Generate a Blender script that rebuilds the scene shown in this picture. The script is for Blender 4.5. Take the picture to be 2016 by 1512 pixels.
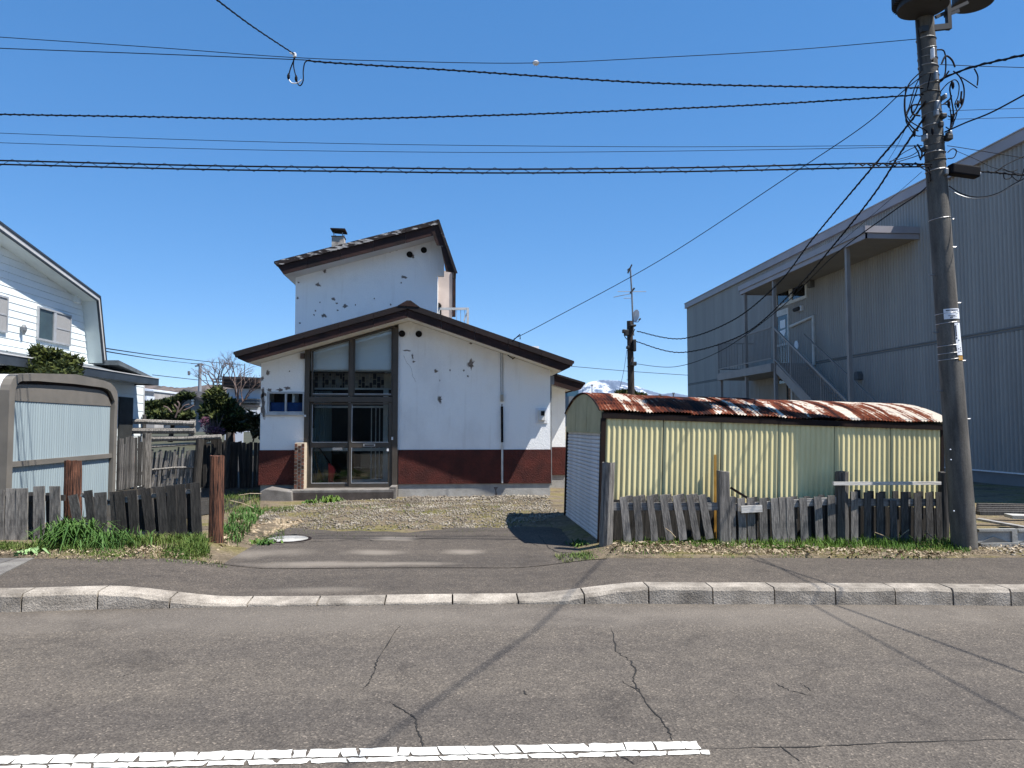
import bpy, bmesh, math, random
import numpy as np
from mathutils import Vector, Matrix
random.seed(7); rng = np.random.default_rng(7)
for o in list(bpy.data.objects): bpy.data.objects.remove(o)
S = bpy.context.scene; COL = S.collection
R = math.radians

# ---------------------------------------------------------------- camera, sky, sun, exposure
FPX, YAW, PITCH, EYE = 1500.0, R(4.7), R(3.13), 1.6
cam = bpy.data.cameras.new('camera'); co = bpy.data.objects.new('camera', cam); COL.objects.link(co)
cam.sensor_width = 36; cam.lens = 36*FPX/2016; cam.clip_start = .05; cam.clip_end = 9000
co.location = (0, 0, EYE); co.rotation_euler = (math.pi/2+PITCH, 0, -YAW); S.camera = co
SUN = Vector((2.0, -.96, 3.8)).normalized()
W = bpy.data.worlds.new("World"); S.world = W; W.use_nodes = True
wn = W.node_tree; bg = wn.nodes['Background']; sk = wn.nodes.new('ShaderNodeTexSky')
sk.sky_type = 'NISHITA'; sk.sun_disc = False; sk.sun_elevation = math.asin(SUN.z); sk.sun_rotation = math.atan2(SUN.x, SUN.y)
sk.altitude = 600; sk.air_density = 0.6; sk.dust_density = 0.0; sk.ozone_density = 4.0
hs = wn.nodes.new('ShaderNodeHueSaturation'); hs.inputs['Saturation'].default_value = 1.75; hs.inputs['Hue'].default_value = .506; hs.inputs['Value'].default_value = 1.62
gm = wn.nodes.new('ShaderNodeGamma'); gm.inputs[1].default_value = .5
wn.links.new(sk.outputs[0], gm.inputs[0]); wn.links.new(gm.outputs[0], hs.inputs['Color']); wn.links.new(hs.outputs[0], bg.inputs[0]); bg.inputs[1].default_value = .15
sl = bpy.data.lights.new('sun', 'SUN'); sl.energy = 5.0; sl.angle = R(.53); sl.color = (1, .95, .88)
so = bpy.data.objects.new('sun', sl); COL.objects.link(so); so.rotation_euler = SUN.to_track_quat('Z', 'Y').to_euler(); so.location = (20, -10, 40)
S.view_settings.view_transform = 'Standard'; S.view_settings.look = 'None'; S.view_settings.gamma = 1
S.view_settings.use_curve_mapping = False; S.view_settings.exposure = .82
S.render.engine = 'CYCLES'; S.cycles.max_bounces = 8; S.cycles.transparent_max_bounces = 16

# ---------------------------------------------------------------- measuring: a photo pixel's sight line met with a real plane
_F = Vector((math.sin(YAW)*math.cos(PITCH), math.cos(YAW)*math.cos(PITCH), math.sin(PITCH)))
_R = Vector((math.cos(YAW), -math.sin(YAW), 0)); _U = _R.cross(_F); EYEV = Vector((0, 0, EYE))
def ray(px, py): return _F*FPX + _R*(px-1008) + _U*(756-py)
def hit(px, py, n, d):
    r = ray(px, py); n = Vector(n); return EYEV + r*((d-n.dot(EYEV))/n.dot(r))
def PY(px, py, Y): return hit(px, py, (0, 1, 0), Y)
def PX(px, py, X): return hit(px, py, (1, 0, 0), X)
SLOPE = .013
def PG(px, py, off=0): return hit(px, py, (SLOPE, 0, 1), off)
def base(x): return -SLOPE*max(-14, min(14, x))
def sstep(a, b, x):
    t = max(0, min(1, (x-a)/(b-a))); return t*t*(3-2*t)

# ---------------------------------------------------------------- mesh builder
class MB:
    def __init__(s): s.v = []; s.f = []
    def add(s, vs, fs):
        n = len(s.v); s.v += [tuple(p) for p in vs]; s.f += [tuple(i+n for i in f) for f in fs]; return s
    def box(s, x0, x1, y0, y1, z0, z1):
        return s.add([(x0,y0,z0),(x1,y0,z0),(x1,y1,z0),(x0,y1,z0),(x0,y0,z1),(x1,y0,z1),(x1,y1,z1),(x0,y1,z1)],
                     [(0,3,2,1),(4,5,6,7),(0,1,5,4),(1,2,6,5),(2,3,7,6),(3,0,4,7)])
    def prism(s, poly, ax, a, b):
        n = len(poly)
        mk = {'y': lambda u, v, t: (u, t, v), 'x': lambda u, v, t: (t, u, v), 'z': lambda u, v, t: (u, v, t)}[ax]
        vs = [mk(u, v, a) for u, v in poly]+[mk(u, v, b) for u, v in poly]
        fs = [tuple(range(n)), tuple(range(2*n-1, n-1, -1))]+[(i, (i+1) % n, n+(i+1) % n, n+i) for i in range(n)]
        return s.add(vs, fs)
    def beam(s, p0, p1, w, h, up=(0, 0, 1)):
        p0 = Vector(p0); p1 = Vector(p1); d = (p1-p0).normalized(); up = Vector(up)
        if abs(d.dot(up)) > .98: up = Vector((0, 1, 0))
        a = d.cross(up).normalized()*w/2; b = a.cross(d).normalized()*h/2
        vs = [p0-a-b, p0+a-b, p0+a+b, p0-a+b, p1-a-b, p1+a-b, p1+a+b, p1-a+b]
        return s.add(vs, [(0,1,2,3),(7,6,5,4),(0,4,5,1),(1,5,6,2),(2,6,7,3),(3,7,4,0)])
    def tube(s, pts, r, n=6, cap=True):
        pts = [Vector(p) for p in pts]; m = len(pts); rs = r if isinstance(r, (list, tuple)) else [r]*m
        vs = []; ref = None
        for i, p in enumerate(pts):
            d = (pts[min(i+1, m-1)]-pts[max(i-1, 0)])
            d = d.normalized() if d.length > 1e-9 else Vector((0, 0, 1))
            if ref is None: ref = Vector((0, 0, 1)) if abs(d.z) < .9 else Vector((1, 0, 0))
            a = d.cross(ref)
            if a.length < 1e-6: a = d.cross(Vector((.3, .5, .8)))
            a.normalize(); b = a.cross(d); ref = b
            for k in range(n):
                t = 2*math.pi*k/n; vs.append(p+(a*math.cos(t)+b*math.sin(t))*rs[i])
        fs = [(i*n+k, i*n+(k+1) % n, (i+1)*n+(k+1) % n, (i+1)*n+k) for i in range(m-1) for k in range(n)]
        if cap: fs += [tuple(range(n-1, -1, -1)), tuple((m-1)*n+k for k in range(n))]
        return s.add(vs, fs)
    def lathe(s, prof, c, n=16):
        c = Vector(c); m = len(prof)
        vs = [c+Vector((r*math.cos(2*math.pi*k/n), r*math.sin(2*math.pi*k/n), z)) for r, z in prof for k in range(n)]
        fs = [(i*n+k, i*n+(k+1) % n, (i+1)*n+(k+1) % n, (i+1)*n+k) for i in range(m-1) for k in range(n)]
        fs += [tuple(range(n-1, -1, -1)), tuple((m-1)*n+k for k in range(n))]
        return s.add(vs, fs)
    def wall(s, x0, x1, z0, ztop, y0, y1, holes=(), br=()):
        """wall in a Y plane with real openings; ztop(x) gives the (sloping) top"""
        xs = sorted({x0, x1, *[h[0] for h in holes], *[h[1] for h in holes], *br}); xs = [x for x in xs if x0 <= x <= x1]
        for a, b in zip(xs, xs[1:]):
            hs = sorted([h for h in holes if h[0] <= a+1e-6 and h[1] >= b-1e-6], key=lambda h: h[2]); z = z0
            for h in hs:
                if h[2] > z+1e-6: s.box(a, b, y0, y1, z, h[2])
                z = h[3]
            s.prism([(a, z), (b, z), (b, ztop(b)), (a, ztop(a))], 'y', y0, y1)
        return s
    def mesh(s, name, smooth=False):
        me = bpy.data.meshes.new(name); me.from_pydata(s.v, [], s.f)
        bm = bmesh.new(); bm.from_mesh(me); bmesh.ops.recalc_face_normals(bm, faces=bm.faces); bm.to_mesh(me); bm.free()
        if smooth: me.shade_smooth()
        return me

def npmesh(name, V, T):
    me = bpy.data.meshes.new(name); V = np.asarray(V, dtype=np.float32); T = np.asarray(T, dtype=np.int32)
    k = T.shape[1]
    me.vertices.add(len(V)); me.vertices.foreach_set('co', V.ravel()); me.loops.add(T.size); me.loops.foreach_set('vertex_index', T.ravel())
    me.polygons.add(len(T)); me.polygons.foreach_set('loop_start', np.arange(0, T.size, k, dtype=np.int32))
    me.update(calc_edges=True); me.validate(); return me

def tag(o, label=None, cat=None, group=None, kind=None):
    if label: o['label'] = label
    if cat: o['category'] = cat
    if group: o['group'] = group
    if kind: o['kind'] = kind
    return o
def thing(name, label, cat, loc, group=None, rot=(0, 0, 0)):
    o = bpy.data.objects.new(name, None); COL.objects.link(o); o.location = loc; o.rotation_euler = rot; o.empty_display_size = .2
    return tag(o, label, cat, group)
def attach(o, parent, local=False):
    o.parent = parent
    if not local: o.matrix_parent_inverse = parent.matrix_basis.inverted()
def obj(name, mb, m, parent=None, local=False, smooth=False, loc=None, rot=None, scale=None, bevel=0):
    me = mb if isinstance(mb, bpy.types.Mesh) else mb.mesh(name, smooth)
    if m is not None and not me.materials: me.materials.append(m)
    o = bpy.data.objects.new(name, me); COL.objects.link(o)
    if loc is not None: o.location = loc
    if rot is not None: o.rotation_euler = rot
    if scale is not None: o.scale = scale
    if parent is not None: attach(o, parent, local)
    if bevel:
        b = o.modifiers.new('bevel', 'BEVEL'); b.width = bevel; b.segments = 2; b.limit_method = 'ANGLE'
    return o
def single(name, mb, m, label, cat, group=None, smooth=False):
    return tag(obj(name, mb, m, smooth=smooth), label, cat, group)
def struct(name, mb, m, parent=None, smooth=False):
    o = obj(name, mb, m, parent, smooth=smooth)
    if parent is None: o['kind'] = 'structure'
    return o
def spline(pts, step=6):
    P = [Vector(p) for p in pts]; out = []
    for i in range(len(P)-1):
        p0 = P[max(i-1, 0)]; p1 = P[i]; p2 = P[i+1]; p3 = P[min(i+2, len(P)-1)]
        for k in range(step):
            t = k/step; out.append(.5*((2*p1)+(p2-p0)*t+(2*p0-5*p1+4*p2-p3)*t*t+(3*p1-p0-3*p2+p3)*t**3))
    return out+[P[-1]]

# ---------------------------------------------------------------- materials
def nt(name):
    m = bpy.data.materials.new(name); m.use_nodes = True; t = m.node_tree
    return m, t, t.nodes['Principled BSDF']
def noise(t, sc, st=(1, 1, 1), det=5, rough=.6, dist=0, coord='Object'):
    tc = t.nodes.new('ShaderNodeTexCoord'); mp = t.nodes.new('ShaderNodeMapping'); n = t.nodes.new('ShaderNodeTexNoise')
    mp.inputs['Scale'].default_value = st; t.links.new(tc.outputs[coord], mp.inputs[0]); t.links.new(mp.outputs[0], n.inputs[0])
    n.inputs['Scale'].default_value = sc; n.inputs['Detail'].default_value = det; n.inputs['Roughness'].default_value = rough; n.inputs['Distortion'].default_value = dist
    return n
def ramp(t, src, stops):
    r = t.nodes.new('ShaderNodeValToRGB'); t.links.new(src, r.inputs[0]); e = r.color_ramp.elements
    while len(e) < len(stops): e.new(.5)
    for el, (p, c) in zip(e, stops): el.position = p; el.color = (*c, 1) if len(c) == 3 else c
    return r
def mix(t, fac, a, b, mode='MIX'):
    x = t.nodes.new('ShaderNodeMix'); x.data_type = 'RGBA'; x.blend_type = mode
    for s, v in ((x.inputs[0], fac), (x.inputs[6], a), (x.inputs[7], b)):
        if isinstance(v, (int, float)): s.default_value = v
        elif isinstance(v, tuple): s.default_value = (*v, 1)
        else: t.links.new(v, s)
    return x.outputs[2]
def bumpn(t, p, src, strength, dist=.01):
    b = t.nodes.new('ShaderNodeBump'); b.inputs['Strength'].default_value = strength; b.inputs['Distance'].default_value = dist
    t.links.new(src, b.inputs['Height']); t.links.new(b.outputs[0], p.inputs['Normal'])
def M(name, c1, c2=None, sc=3, st=(1, 1, 1), rough=.8, bump=0, bsc=60, bst=(1, 1, 1), bd=.01, metal=0, spec=.3, rnd=0, lo=.35, hi=.65, fine=0):
    m, t, p = nt(name); c2 = c2 or tuple(c*.75 for c in c1)
    n = noise(t, sc, st); col = ramp(t, n.outputs[0], [(lo, c2), (hi, c1)]).outputs[0]
    if fine:
        n2 = noise(t, 90, st, 3); g = ramp(t, n2.outputs[0], [(.3, (1-fine,)*3), (.7, (1+fine*.6,)*3)])
        col = mix(t, 1.0, col, g.outputs[0], 'MULTIPLY')
    if rnd:
        oi = t.nodes.new('ShaderNodeObjectInfo'); h = t.nodes.new('ShaderNodeHueSaturation'); mr = t.nodes.new('ShaderNodeMapRange')
        mr.inputs['To Min'].default_value = 1-rnd; mr.inputs['To Max'].default_value = 1+rnd
        t.links.new(oi.outputs['Random'], mr.inputs[0]); t.links.new(mr.outputs[0], h.inputs['Value']); t.links.new(col, h.inputs['Color']); col = h.outputs[0]
    t.links.new(col, p.inputs['Base Color']); p.inputs['Roughness'].default_value = rough; p.inputs['Metallic'].default_value = metal
    p.inputs['Specular IOR Level'].default_value = spec
    if bump: bumpn(t, p, noise(t, bsc, bst, 4).outputs[0], bump, bd)
    return m
def glass(name, tint=(.8, .85, .85), refl=1.0):
    m, t, p = nt(name); t.nodes.remove(p); o = t.nodes['Material Output']
    g = t.nodes.new('ShaderNodeBsdfGlossy'); g.inputs['Roughness'].default_value = .02; g.inputs['Color'].default_value = (refl,)*3+(1,)
    tr = t.nodes.new('ShaderNodeBsdfTransparent'); tr.inputs[0].default_value = (*tint, 1); fr = t.nodes.new('ShaderNodeFresnel'); fr.inputs[0].default_value = 1.5
    mx = t.nodes.new('ShaderNodeMixShader'); t.links.new(fr.outputs[0], mx.inputs[0]); t.links.new(tr.outputs[0], mx.inputs[1]); t.links.new(g.outputs[0], mx.inputs[2])
    t.links.new(mx.outputs[0], o.inputs[0]); return m

def asphalt(name, c, warm, patch, spots=()):
    m, t, p = nt(name)
    big = noise(t, .55, (1, 1.6, 1), 5); col = ramp(t, big.outputs[0], [(.3, warm), (.7, c)]).outputs[0]
    wear = noise(t, 1.0, (.06, 1.3, 1), 4, .55); col = mix(t, 1.0, col, ramp(t, wear.outputs[0], [(.35, (.86, .86, .87)), (.65, (1.12, 1.11, 1.09))]).outputs[0], 'MULTIPLY')
    oil = noise(t, 1.7, (1, 1, 1), 5, .6, .6); col = mix(t, 1.0, col, ramp(t, oil.outputs[0], [(.28, (.72, .72, .73)), (.42, (1, 1, 1))]).outputs[0], 'MULTIPLY')
    mid = noise(t, 6, (1, 1, 1), 6, .7); col = mix(t, 1.0, col, ramp(t, mid.outputs[0], [(.3, (.8, .8, .8)), (.7, (1.14, 1.13, 1.1))]).outputs[0], 'MULTIPLY')
    tc = t.nodes.new('ShaderNodeTexCoord'); vo = t.nodes.new('ShaderNodeTexVoronoi'); vo.inputs['Scale'].default_value = 95
    t.links.new(tc.outputs['Object'], vo.inputs[0]); sep = t.nodes.new('ShaderNodeSeparateColor'); t.links.new(vo.outputs['Color'], sep.inputs[0])
    g = ramp(t, sep.outputs[0], [(0, (.62, .62, .62)), (.45, (.90, .90, .89)), (.82, (1.12, 1.12, 1.1)), (.95, (1.3, 1.3, 1.26)), (1, (2.1, 2.05, 1.95))])
    col = mix(t, 1.0, col, g.outputs[0], 'MULTIPLY')
    if patch:
        pn = noise(t, 1.1, (1, 2.2, 1), 4, .55); f = ramp(t, pn.outputs[0], [(.57, (0, 0, 0)), (.68, (.6, .6, .6))]).outputs[0]
        col = mix(t, f, col, patch)
    if spots:
        wob = noise(t, 3.0, (1, 1, 1), 5, .65)
        for (cx, cy, rx, ry, k) in spots:
            mp = t.nodes.new('ShaderNodeMapping'); mp.vector_type = 'POINT'; mp.inputs['Location'].default_value = (-cx/rx, -cy/ry, 0); mp.inputs['Scale'].default_value = (1/rx, 1/ry, 0)
            t.links.new(tc.outputs['Object'], mp.inputs[0]); ln = t.nodes.new('ShaderNodeVectorMath'); ln.operation = 'LENGTH'; t.links.new(mp.outputs[0], ln.inputs[0])
            ad = t.nodes.new('ShaderNodeMath'); ad.operation = 'MULTIPLY_ADD'; ad.inputs[1].default_value = 1.6; t.links.new(wob.outputs[0], ad.inputs[0]); t.links.new(ln.outputs['Value'], ad.inputs[2])
            f = ramp(t, ad.outputs[0], [(.0, (k,)*3), (.55, (k,)*3), (1.0, (0, 0, 0))])
            hv_ = t.nodes.new('ShaderNodeMath'); hv_.operation = 'MULTIPLY'; hv_.inputs[1].default_value = .5; t.links.new(ad.outputs[0], hv_.inputs[0]); t.links.new(hv_.outputs[0], f.inputs[0])
            col = mix(t, f.outputs[0], col, (.23, .20, .165))
    t.links.new(col, p.inputs['Base Color']); p.inputs['Roughness'].default_value = .88; p.inputs['Specular IOR Level'].default_value = .25
    bumpn(t, p, vo.outputs['Distance'], .55, .006); return m

def plaster():
    m, t, p = nt('house_plaster')
    n = noise(t, .9, (1, 1, .7), 6); col = ramp(t, n.outputs[0], [(.28, (.76, .76, .75)), (.5, (.86, .87, .86))]).outputs[0]
    st_ = noise(t, 1.0, (7, 7, .45), 5, .65); col = mix(t, 1.0, col, ramp(t, st_.outputs[0], [(.28, (.91, .905, .895)), (.44, (1, 1, 1))]).outputs[0], 'MULTIPLY')
    sp = noise(t, 7, (1, 1, 1), 6, .75); col = mix(t, ramp(t, sp.outputs[0], [(.68, (0, 0, 0)), (.76, (.3, .3, .3))]).outputs[0], col, (.45, .43, .41))
    t.links.new(col, p.inputs['Base Color']); p.inputs['Roughness'].default_value = .88; p.inputs['Specular IOR Level'].default_value = .2
    bumpn(t, p, noise(t, 26, (1, 1, 1), 6, .7).outputs[0], .8, .014); return m
WHITE = plaster()
BAND = M('red_plinth_paint', (.105, .022, .015), (.055, .013, .010), 3, (1, 1, 1), .7, .9, 40, bd=.015, fine=.45)
CONC = M('concrete', (.36, .36, .34), (.22, .22, .21), 2.5, (1, 1, 1), .9, .4, 50, fine=.2)
CONCL = M('pale_concrete', (.46, .45, .42), (.30, .29, .27), 3, (1, 1, 1), .9, .4, 50, fine=.25)
BROWN = M('fascia_brown', (.042, .017, .013), (.014, .007, .006), 2.2, (1, 1, 3), .75, .3, 30, fine=.35, rnd=.18)
BROWND = M('roof_sheet_dark', (.018, .012, .011), (.19, .17, .16), 3.2, (1, 3, 4), .7, .2, 20, lo=.3, hi=.38)
FLAKE = M('flaking_verge', (.02, .013, .012), (.42, .40, .38), 4.5, (1, 1, 5), .75, .3, 30, lo=.40, hi=.46)
BROWNT = M('verge_dark', (.022, .013, .012), (.012, .008, .008), 3, rough=.7, rnd=.2, fine=.3)
SOFF = M('soffit_cream', (.72, .71, .68), (.62, .60, .56), 1.5, rough=.85)
BRONZE = M('bronze_frame', (.075, .062, .050), (.055, .046, .036), 4, rough=.5, spec=.4)
ALU = M('aluminium_frame', (.50, .51, .52), (.38, .39, .40), 6, rough=.45, metal=.4)
ALUW = M('white_trim', (.62, .62, .60), (.5, .5, .48), 5, rough=.55)
GLASS = glass('window_glass', (.93, .96, .96)); GLASSD = glass('far_window_glass', (.45, .5, .52))
BLACK = M('dark_opening', (.012, .012, .012), (.006, .006, .006), 4, rough=.9)
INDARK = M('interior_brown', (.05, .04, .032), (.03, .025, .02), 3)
INWHITE = M('interior_white', (.93, .93, .92), (.88, .88, .88), 3)
CURT = M('curtain_pale', (.5, .56, .56), (.3, .36, .37), 6, (6, 6, .2))
BLUEC = M('blue_blind', (.02, .09, .30), (.012, .05, .18), 5, (1, 1, .4))
REDP = M('red_plastic', (.55, .012, .02), (.45, .01, .015), 3, rough=.35, spec=.5)
BRICKM = M('pillar_brick', (.16, .07, .045), (.07, .03, .022), 8, rough=.85, rnd=.7, fine=.3)
MORT = M('pillar_mortar', (.62, .53, .40), (.48, .40, .30), 8, bump=.4)
BARE = M('bare_mortar', (.22, .19, .17), (.11, .095, .085), 20, bump=.6, bsc=80)
METALG = M('grey_metal', (.28, .29, .30), (.18, .19, .20), 5, rough=.45, metal=.5)
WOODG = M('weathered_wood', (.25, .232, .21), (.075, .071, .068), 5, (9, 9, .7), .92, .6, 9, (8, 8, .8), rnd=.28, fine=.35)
WOODK = M('shaded_black_wood', (.06, .055, .05), (.02, .019, .018), 5, (9, 9, .7), .92, .6, 9, (8, 8, .8), rnd=.3, fine=.35)  # near-black wood; on the back fence its tone paints in house shade
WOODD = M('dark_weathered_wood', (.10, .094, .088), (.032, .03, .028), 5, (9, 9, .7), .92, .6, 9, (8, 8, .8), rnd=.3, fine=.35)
WOODH = M('weathered_rail', (.33, .32, .305), (.13, .125, .12), 5, (.7, 9, 9), .92, .5, 9, (.8, 8, 8), rnd=.25, fine=.35)
WOODS = M('silver_boards', (.34, .32, .295), (.075, .07, .065), 5, (9, 9, .8), .92, .6, 9, (8, 8, .8), rnd=.35, fine=.35)
LOG = M('red_brown_log', (.20, .085, .05), (.022, .013, .011), 7, (9, 9, .45), .9, 1.0, 8, (9, 9, .5), bd=.03, lo=.4, hi=.56, fine=.5)
WHITEW = M('whitewashed_wood', (.62, .60, .56), (.42, .40, .37), 6, (.7, 9, 9), .85, .4, 9, (.8, 8, 8))
GREY = M('building_cladding', (.325, .315, .295), (.265, .257, .243), 1.1, (1.2, 1.2, .13), rough=.6, spec=.3, fine=.04)
GTRIM = M('building_trim', (.33, .31, .33), (.28, .265, .28), 1.0, rough=.55)
GCOL = M('stair_steel', (.27, .25, .235), (.22, .205, .195), 1.5, rough=.6)
GSOFF = M('canopy_soffit', (.25, .24, .225), (.21, .20, .19), .8)
SIDING = M('white_siding', (.78, .83, .83), (.70, .76, .77), 1.2, (1, 1, 3), .6, rnd=.03, fine=.06)
NAVY = M('dark_roof_trim', (.035, .045, .058), (.022, .028, .036), 3, rough=.5, spec=.4)
LTRIM = M('light_roof_trim', (.5, .5, .5), (.42, .42, .42), 3, rough=.5)
SLATE = M('slate_roof', (.12, .14, .155), (.075, .088, .10), 6, (1, 1, 1), .7, .4, 30)
BLUEP = M('pale_blue_sheet', (.30, .365, .385), (.26, .32, .345), 1.2, (6, 6, .5), .5, fine=.05)
STRIM = M('storage_taupe', (.17, .155, .135), (.135, .125, .11), 3, rough=.5)
RUSTB = M('black_iron', (.012, .010, .010), (.022, .012, .009), 5, rough=.8, spec=.15)
SHUT = M('shutter_slat', (.66, .67, .69), (.50, .515, .54), 3, (1, 1, 4), .45, fine=.12)
POLEC = M('pole_concrete', (.155, .145, .128), (.07, .066, .06), 3, (3, 3, .45), .9, .4, 45, fine=.3)
CABLE = M('black_cable', (.007, .007, .010), (.005, .005, .007), 9, rough=.75, spec=.12)
STEEL = M('galvanised_steel', (.45, .45, .45), (.33, .33, .33), 9, rough=.4, metal=.6)
TRANS = M('transformer_paint', (.035, .035, .035), (.025, .025, .025), 3, rough=.55)
PLATE = M('sign_white', (.75, .77, .80), (.66, .68, .71), 12, rough=.4)
PRINT = M('sign_print', (.02, .025, .05), (.015, .02, .03), 5, rough=.5)
GOLD = M('ochre_label', (.45, .25, .05), (.35, .19, .04), 9, rough=.5)
PWOOD = M('old_pole_wood', (.055, .045, .04), (.03, .025, .022), 5, (6, 6, .4), .95, .5, 20)
PORC = M('white_porcelain', (.75, .76, .78), (.6, .62, .64), 6, rough=.25, spec=.5)
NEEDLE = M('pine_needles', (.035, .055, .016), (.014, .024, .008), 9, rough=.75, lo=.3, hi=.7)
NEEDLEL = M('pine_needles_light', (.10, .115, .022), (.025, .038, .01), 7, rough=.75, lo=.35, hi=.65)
BARK = M('bark', (.07, .055, .045), (.04, .03, .025), 9, (4, 4, 1), .95)
TWIG = M('bare_twigs', (.20, .145, .125), (.11, .08, .07), 6, rough=.9)
PURP = M('purple_blossom', (.20, .07, .14), (.08, .045, .06), 12, rough=.9)
LEAFD = M('dark_leaf', (.018, .028, .012), (.01, .016, .008), 9, rough=.7)
EARTH = M('rusty_soil', (.20, .15, .11), (.10, .08, .06), 4)

def leafmat(name, stops, sc=40):
    m, t, p = nt(name); n = noise(t, sc, (1, 1, 1), 2); big = noise(t, 2.2, (1, 1, 1), 3)
    a = t.nodes.new('ShaderNodeMath'); a.operation = 'ADD'; t.links.new(n.outputs[0], a.inputs[0]); t.links.new(big.outputs[0], a.inputs[1])
    b = t.nodes.new('ShaderNodeMath'); b.operation = 'MULTIPLY'; b.inputs[1].default_value = .5; t.links.new(a.outputs[0], b.inputs[0])
    r = ramp(t, b.outputs[0], stops); t.links.new(r.outputs[0], p.inputs['Base Color']); p.inputs['Roughness'].default_value = .65
    p.inputs['Specular IOR Level'].default_value = .25; return m
GRASS = leafmat('grass_blades', [(.36, (.035, .07, .012)), (.46, (.07, .125, .02)), (.55, (.12, .15, .035)), (.66, (.26, .22, .11))])
GRASSD = leafmat('clump_blades', [(.36, (.03, .075, .016)), (.5, (.06, .13, .025)), (.66, (.11, .17, .05))])
STRAW = leafmat('dead_leaf', [(.36, (.10, .07, .04)), (.48, (.25, .19, .12)), (.6, (.46, .38, .27))], 60)
PEBB = leafmat('gravel_stone', [(.36, (.07, .058, .045)), (.47, (.17, .145, .115)), (.56, (.27, .24, .19)), (.66, (.52, .47, .40))], 70)
WEED = leafmat('weed_leaf', [(.36, (.022, .06, .012)), (.5, (.05, .11, .02)), (.66, (.12, .17, .03))])
# ================================================================ GROUND, ROAD, KERB
KJ = [(-30,6.6),(-20,6.62),(-12,6.66),(-8,6.70),(-6.0,6.72),(-5.36,6.735),(-4.76,6.75),(-4.16,6.76)] + [tuple(PG(x, y)[:2]) for x, y in
      [(41,1205),(191,1200),(333,1198),(486,1195),(623,1194),(757,1192),(891,1191),(1021,1190),(1151,1190),(1278,1189),(1404,1190),(1526,1190),(1646,1191),(1764,1191),(1878,1192),(1991,1193)]] + [(5.78,6.73),(6.37,6.71),(6.96,6.69),(8,6.66),(12,6.6),(20,6.56),(30,6.55)]
KX = np.array([k[0] for k in KJ]); KY = np.array([k[1] for k in KJ])
def ky(x): return float(np.interp(x, KX, KY))
def dip(x): return sstep(-3.0, -1.85, x)*(1-sstep(.62, 1.85, x))          # dropped kerb in front of the driveway
def side_z(x, y):                                                       # pavement height
    return base(x)+.150-.105*dip(x)+.004*math.sin(x*1.7+y)
def gz(x, y):
    if y < 8.45: return base(x)-.12
    dr = sstep(-2.95, -2.6, x)*(1-sstep(1.75, 2.05, x))
    v = base(x)+.165; d = base(x)*(1-sstep(9, 13, y))+.045+.055*sstep(9.5, 14, y)
    z = v*(1-dr)+d*dr
    if y > 11:
        far = .10 if x < 9 else .08
        k = sstep(11, 14, y); z = z*(1-k)+far*k
    z += .012*math.sin(x*2.3+1)*math.sin(y*1.9)*(1 if y > 11 else .3)
    return z
xs = [-1850,-1200,-500,-200,-90,-60,-40,-30]+[-24+.4*i for i in range(121)]+[30,40,60,90,200,500,1200,1850]
ys = [-400,-60,-20,-5,3,6,7.5,8.30,8.44,8.46,8.6]+[8.8+.3*i for i in range(90)]+[38,44,52,64,80,110,160,240,400,800,1600,3150]
gv = [(x, y, gz(x, y)) for y in ys for x in xs]; nx = len(xs)
gf = [(j*nx+i, j*nx+i+1, (j+1)*nx+i+1, (j+1)*nx+i) for j in range(len(ys)-1) for i in range(nx-1)]
def groundmat():
    m, t, p = nt('yard_soil')
    n1 = noise(t, .9, (1, 1.3, 1), 6, .62); n2 = noise(t, 14, (1, 1, 1), 5, .7)
    col = ramp(t, n1.outputs[0], [(.32, (.10, .085, .06)), (.47, (.20, .165, .12)), (.56, (.19, .165, .085)), (.68, (.13, .125, .045))]).outputs[0]
    col = mix(t, 1.0, col, ramp(t, n2.outputs[0], [(.3, (.6, .58, .55)), (.7, (1.35, 1.3, 1.25))]).outputs[0], 'MULTIPLY')
    t.links.new(col, p.inputs['Base Color']); p.inputs['Roughness'].default_value = .95; p.inputs['Specular IOR Level'].default_value = .15
    bumpn(t, p, noise(t, 22, (1, 1, 1), 6, .7).outputs[0], 1.0, .04); return m
struct('ground', npmesh('ground', gv, gf), groundmat(), smooth=True)

def sheet(name, m, x0, x1, y0f, y1f, zf, nx_, ny_, kind='structure'):
    V = []
    for j in range(ny_+1):
        for i in range(nx_+1):
            x = x0+(x1-x0)*i/nx_; y = y0f(x)+(y1f(x)-y0f(x))*j/ny_; V.append((x, y, zf(x, y)))
    T = [(j*(nx_+1)+i, j*(nx_+1)+i+1, (j+1)*(nx_+1)+i+1, (j+1)*(nx_+1)+i) for j in range(ny_) for i in range(nx_)]
    o = obj(name, npmesh(name, V, T), m); o['kind'] = kind; return o
ASPH = asphalt('road_asphalt', (.096, .084, .074), (.115, .100, .085), None, [(x, 6.5, 2.5, .5, .35) for x in (-5, -1, 3, 7)])
SPOT = []
for px_0, py_0, rx, ry, k in ((775,1059,.38,.2,.8),(740,1086,.36,.22,.7),(912,1084,.28,.2,.75),(640,1108,.9,.16,.7),(820,1107,.5,.12,.6),(540,1085,.5,.3,.4),(620,1155,.5,.14,.4),(1500,1098,1.4,.18,.5),(480,1090,.3,.3,.5),(250,1105,1.0,.15,.3)):
    q_ = PG(px_0, py_0, .07); SPOT.append((q_.x, q_.y, rx, ry, k))
ASPS = asphalt('pavement_asphalt', (.078, .067, .058), (.096, .082, .070), None, SPOT)
road = sheet('road', ASPH, -60, 60, lambda x: -9.0, lambda x: ky(x)+.05, lambda x, y: base(x), 300, 2)
sheet('pavement', ASPS, -30, 30, lambda x: ky(x)+.20, lambda x: 8.50+.03*math.sin(x*3), side_z, 240, 6)
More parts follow.
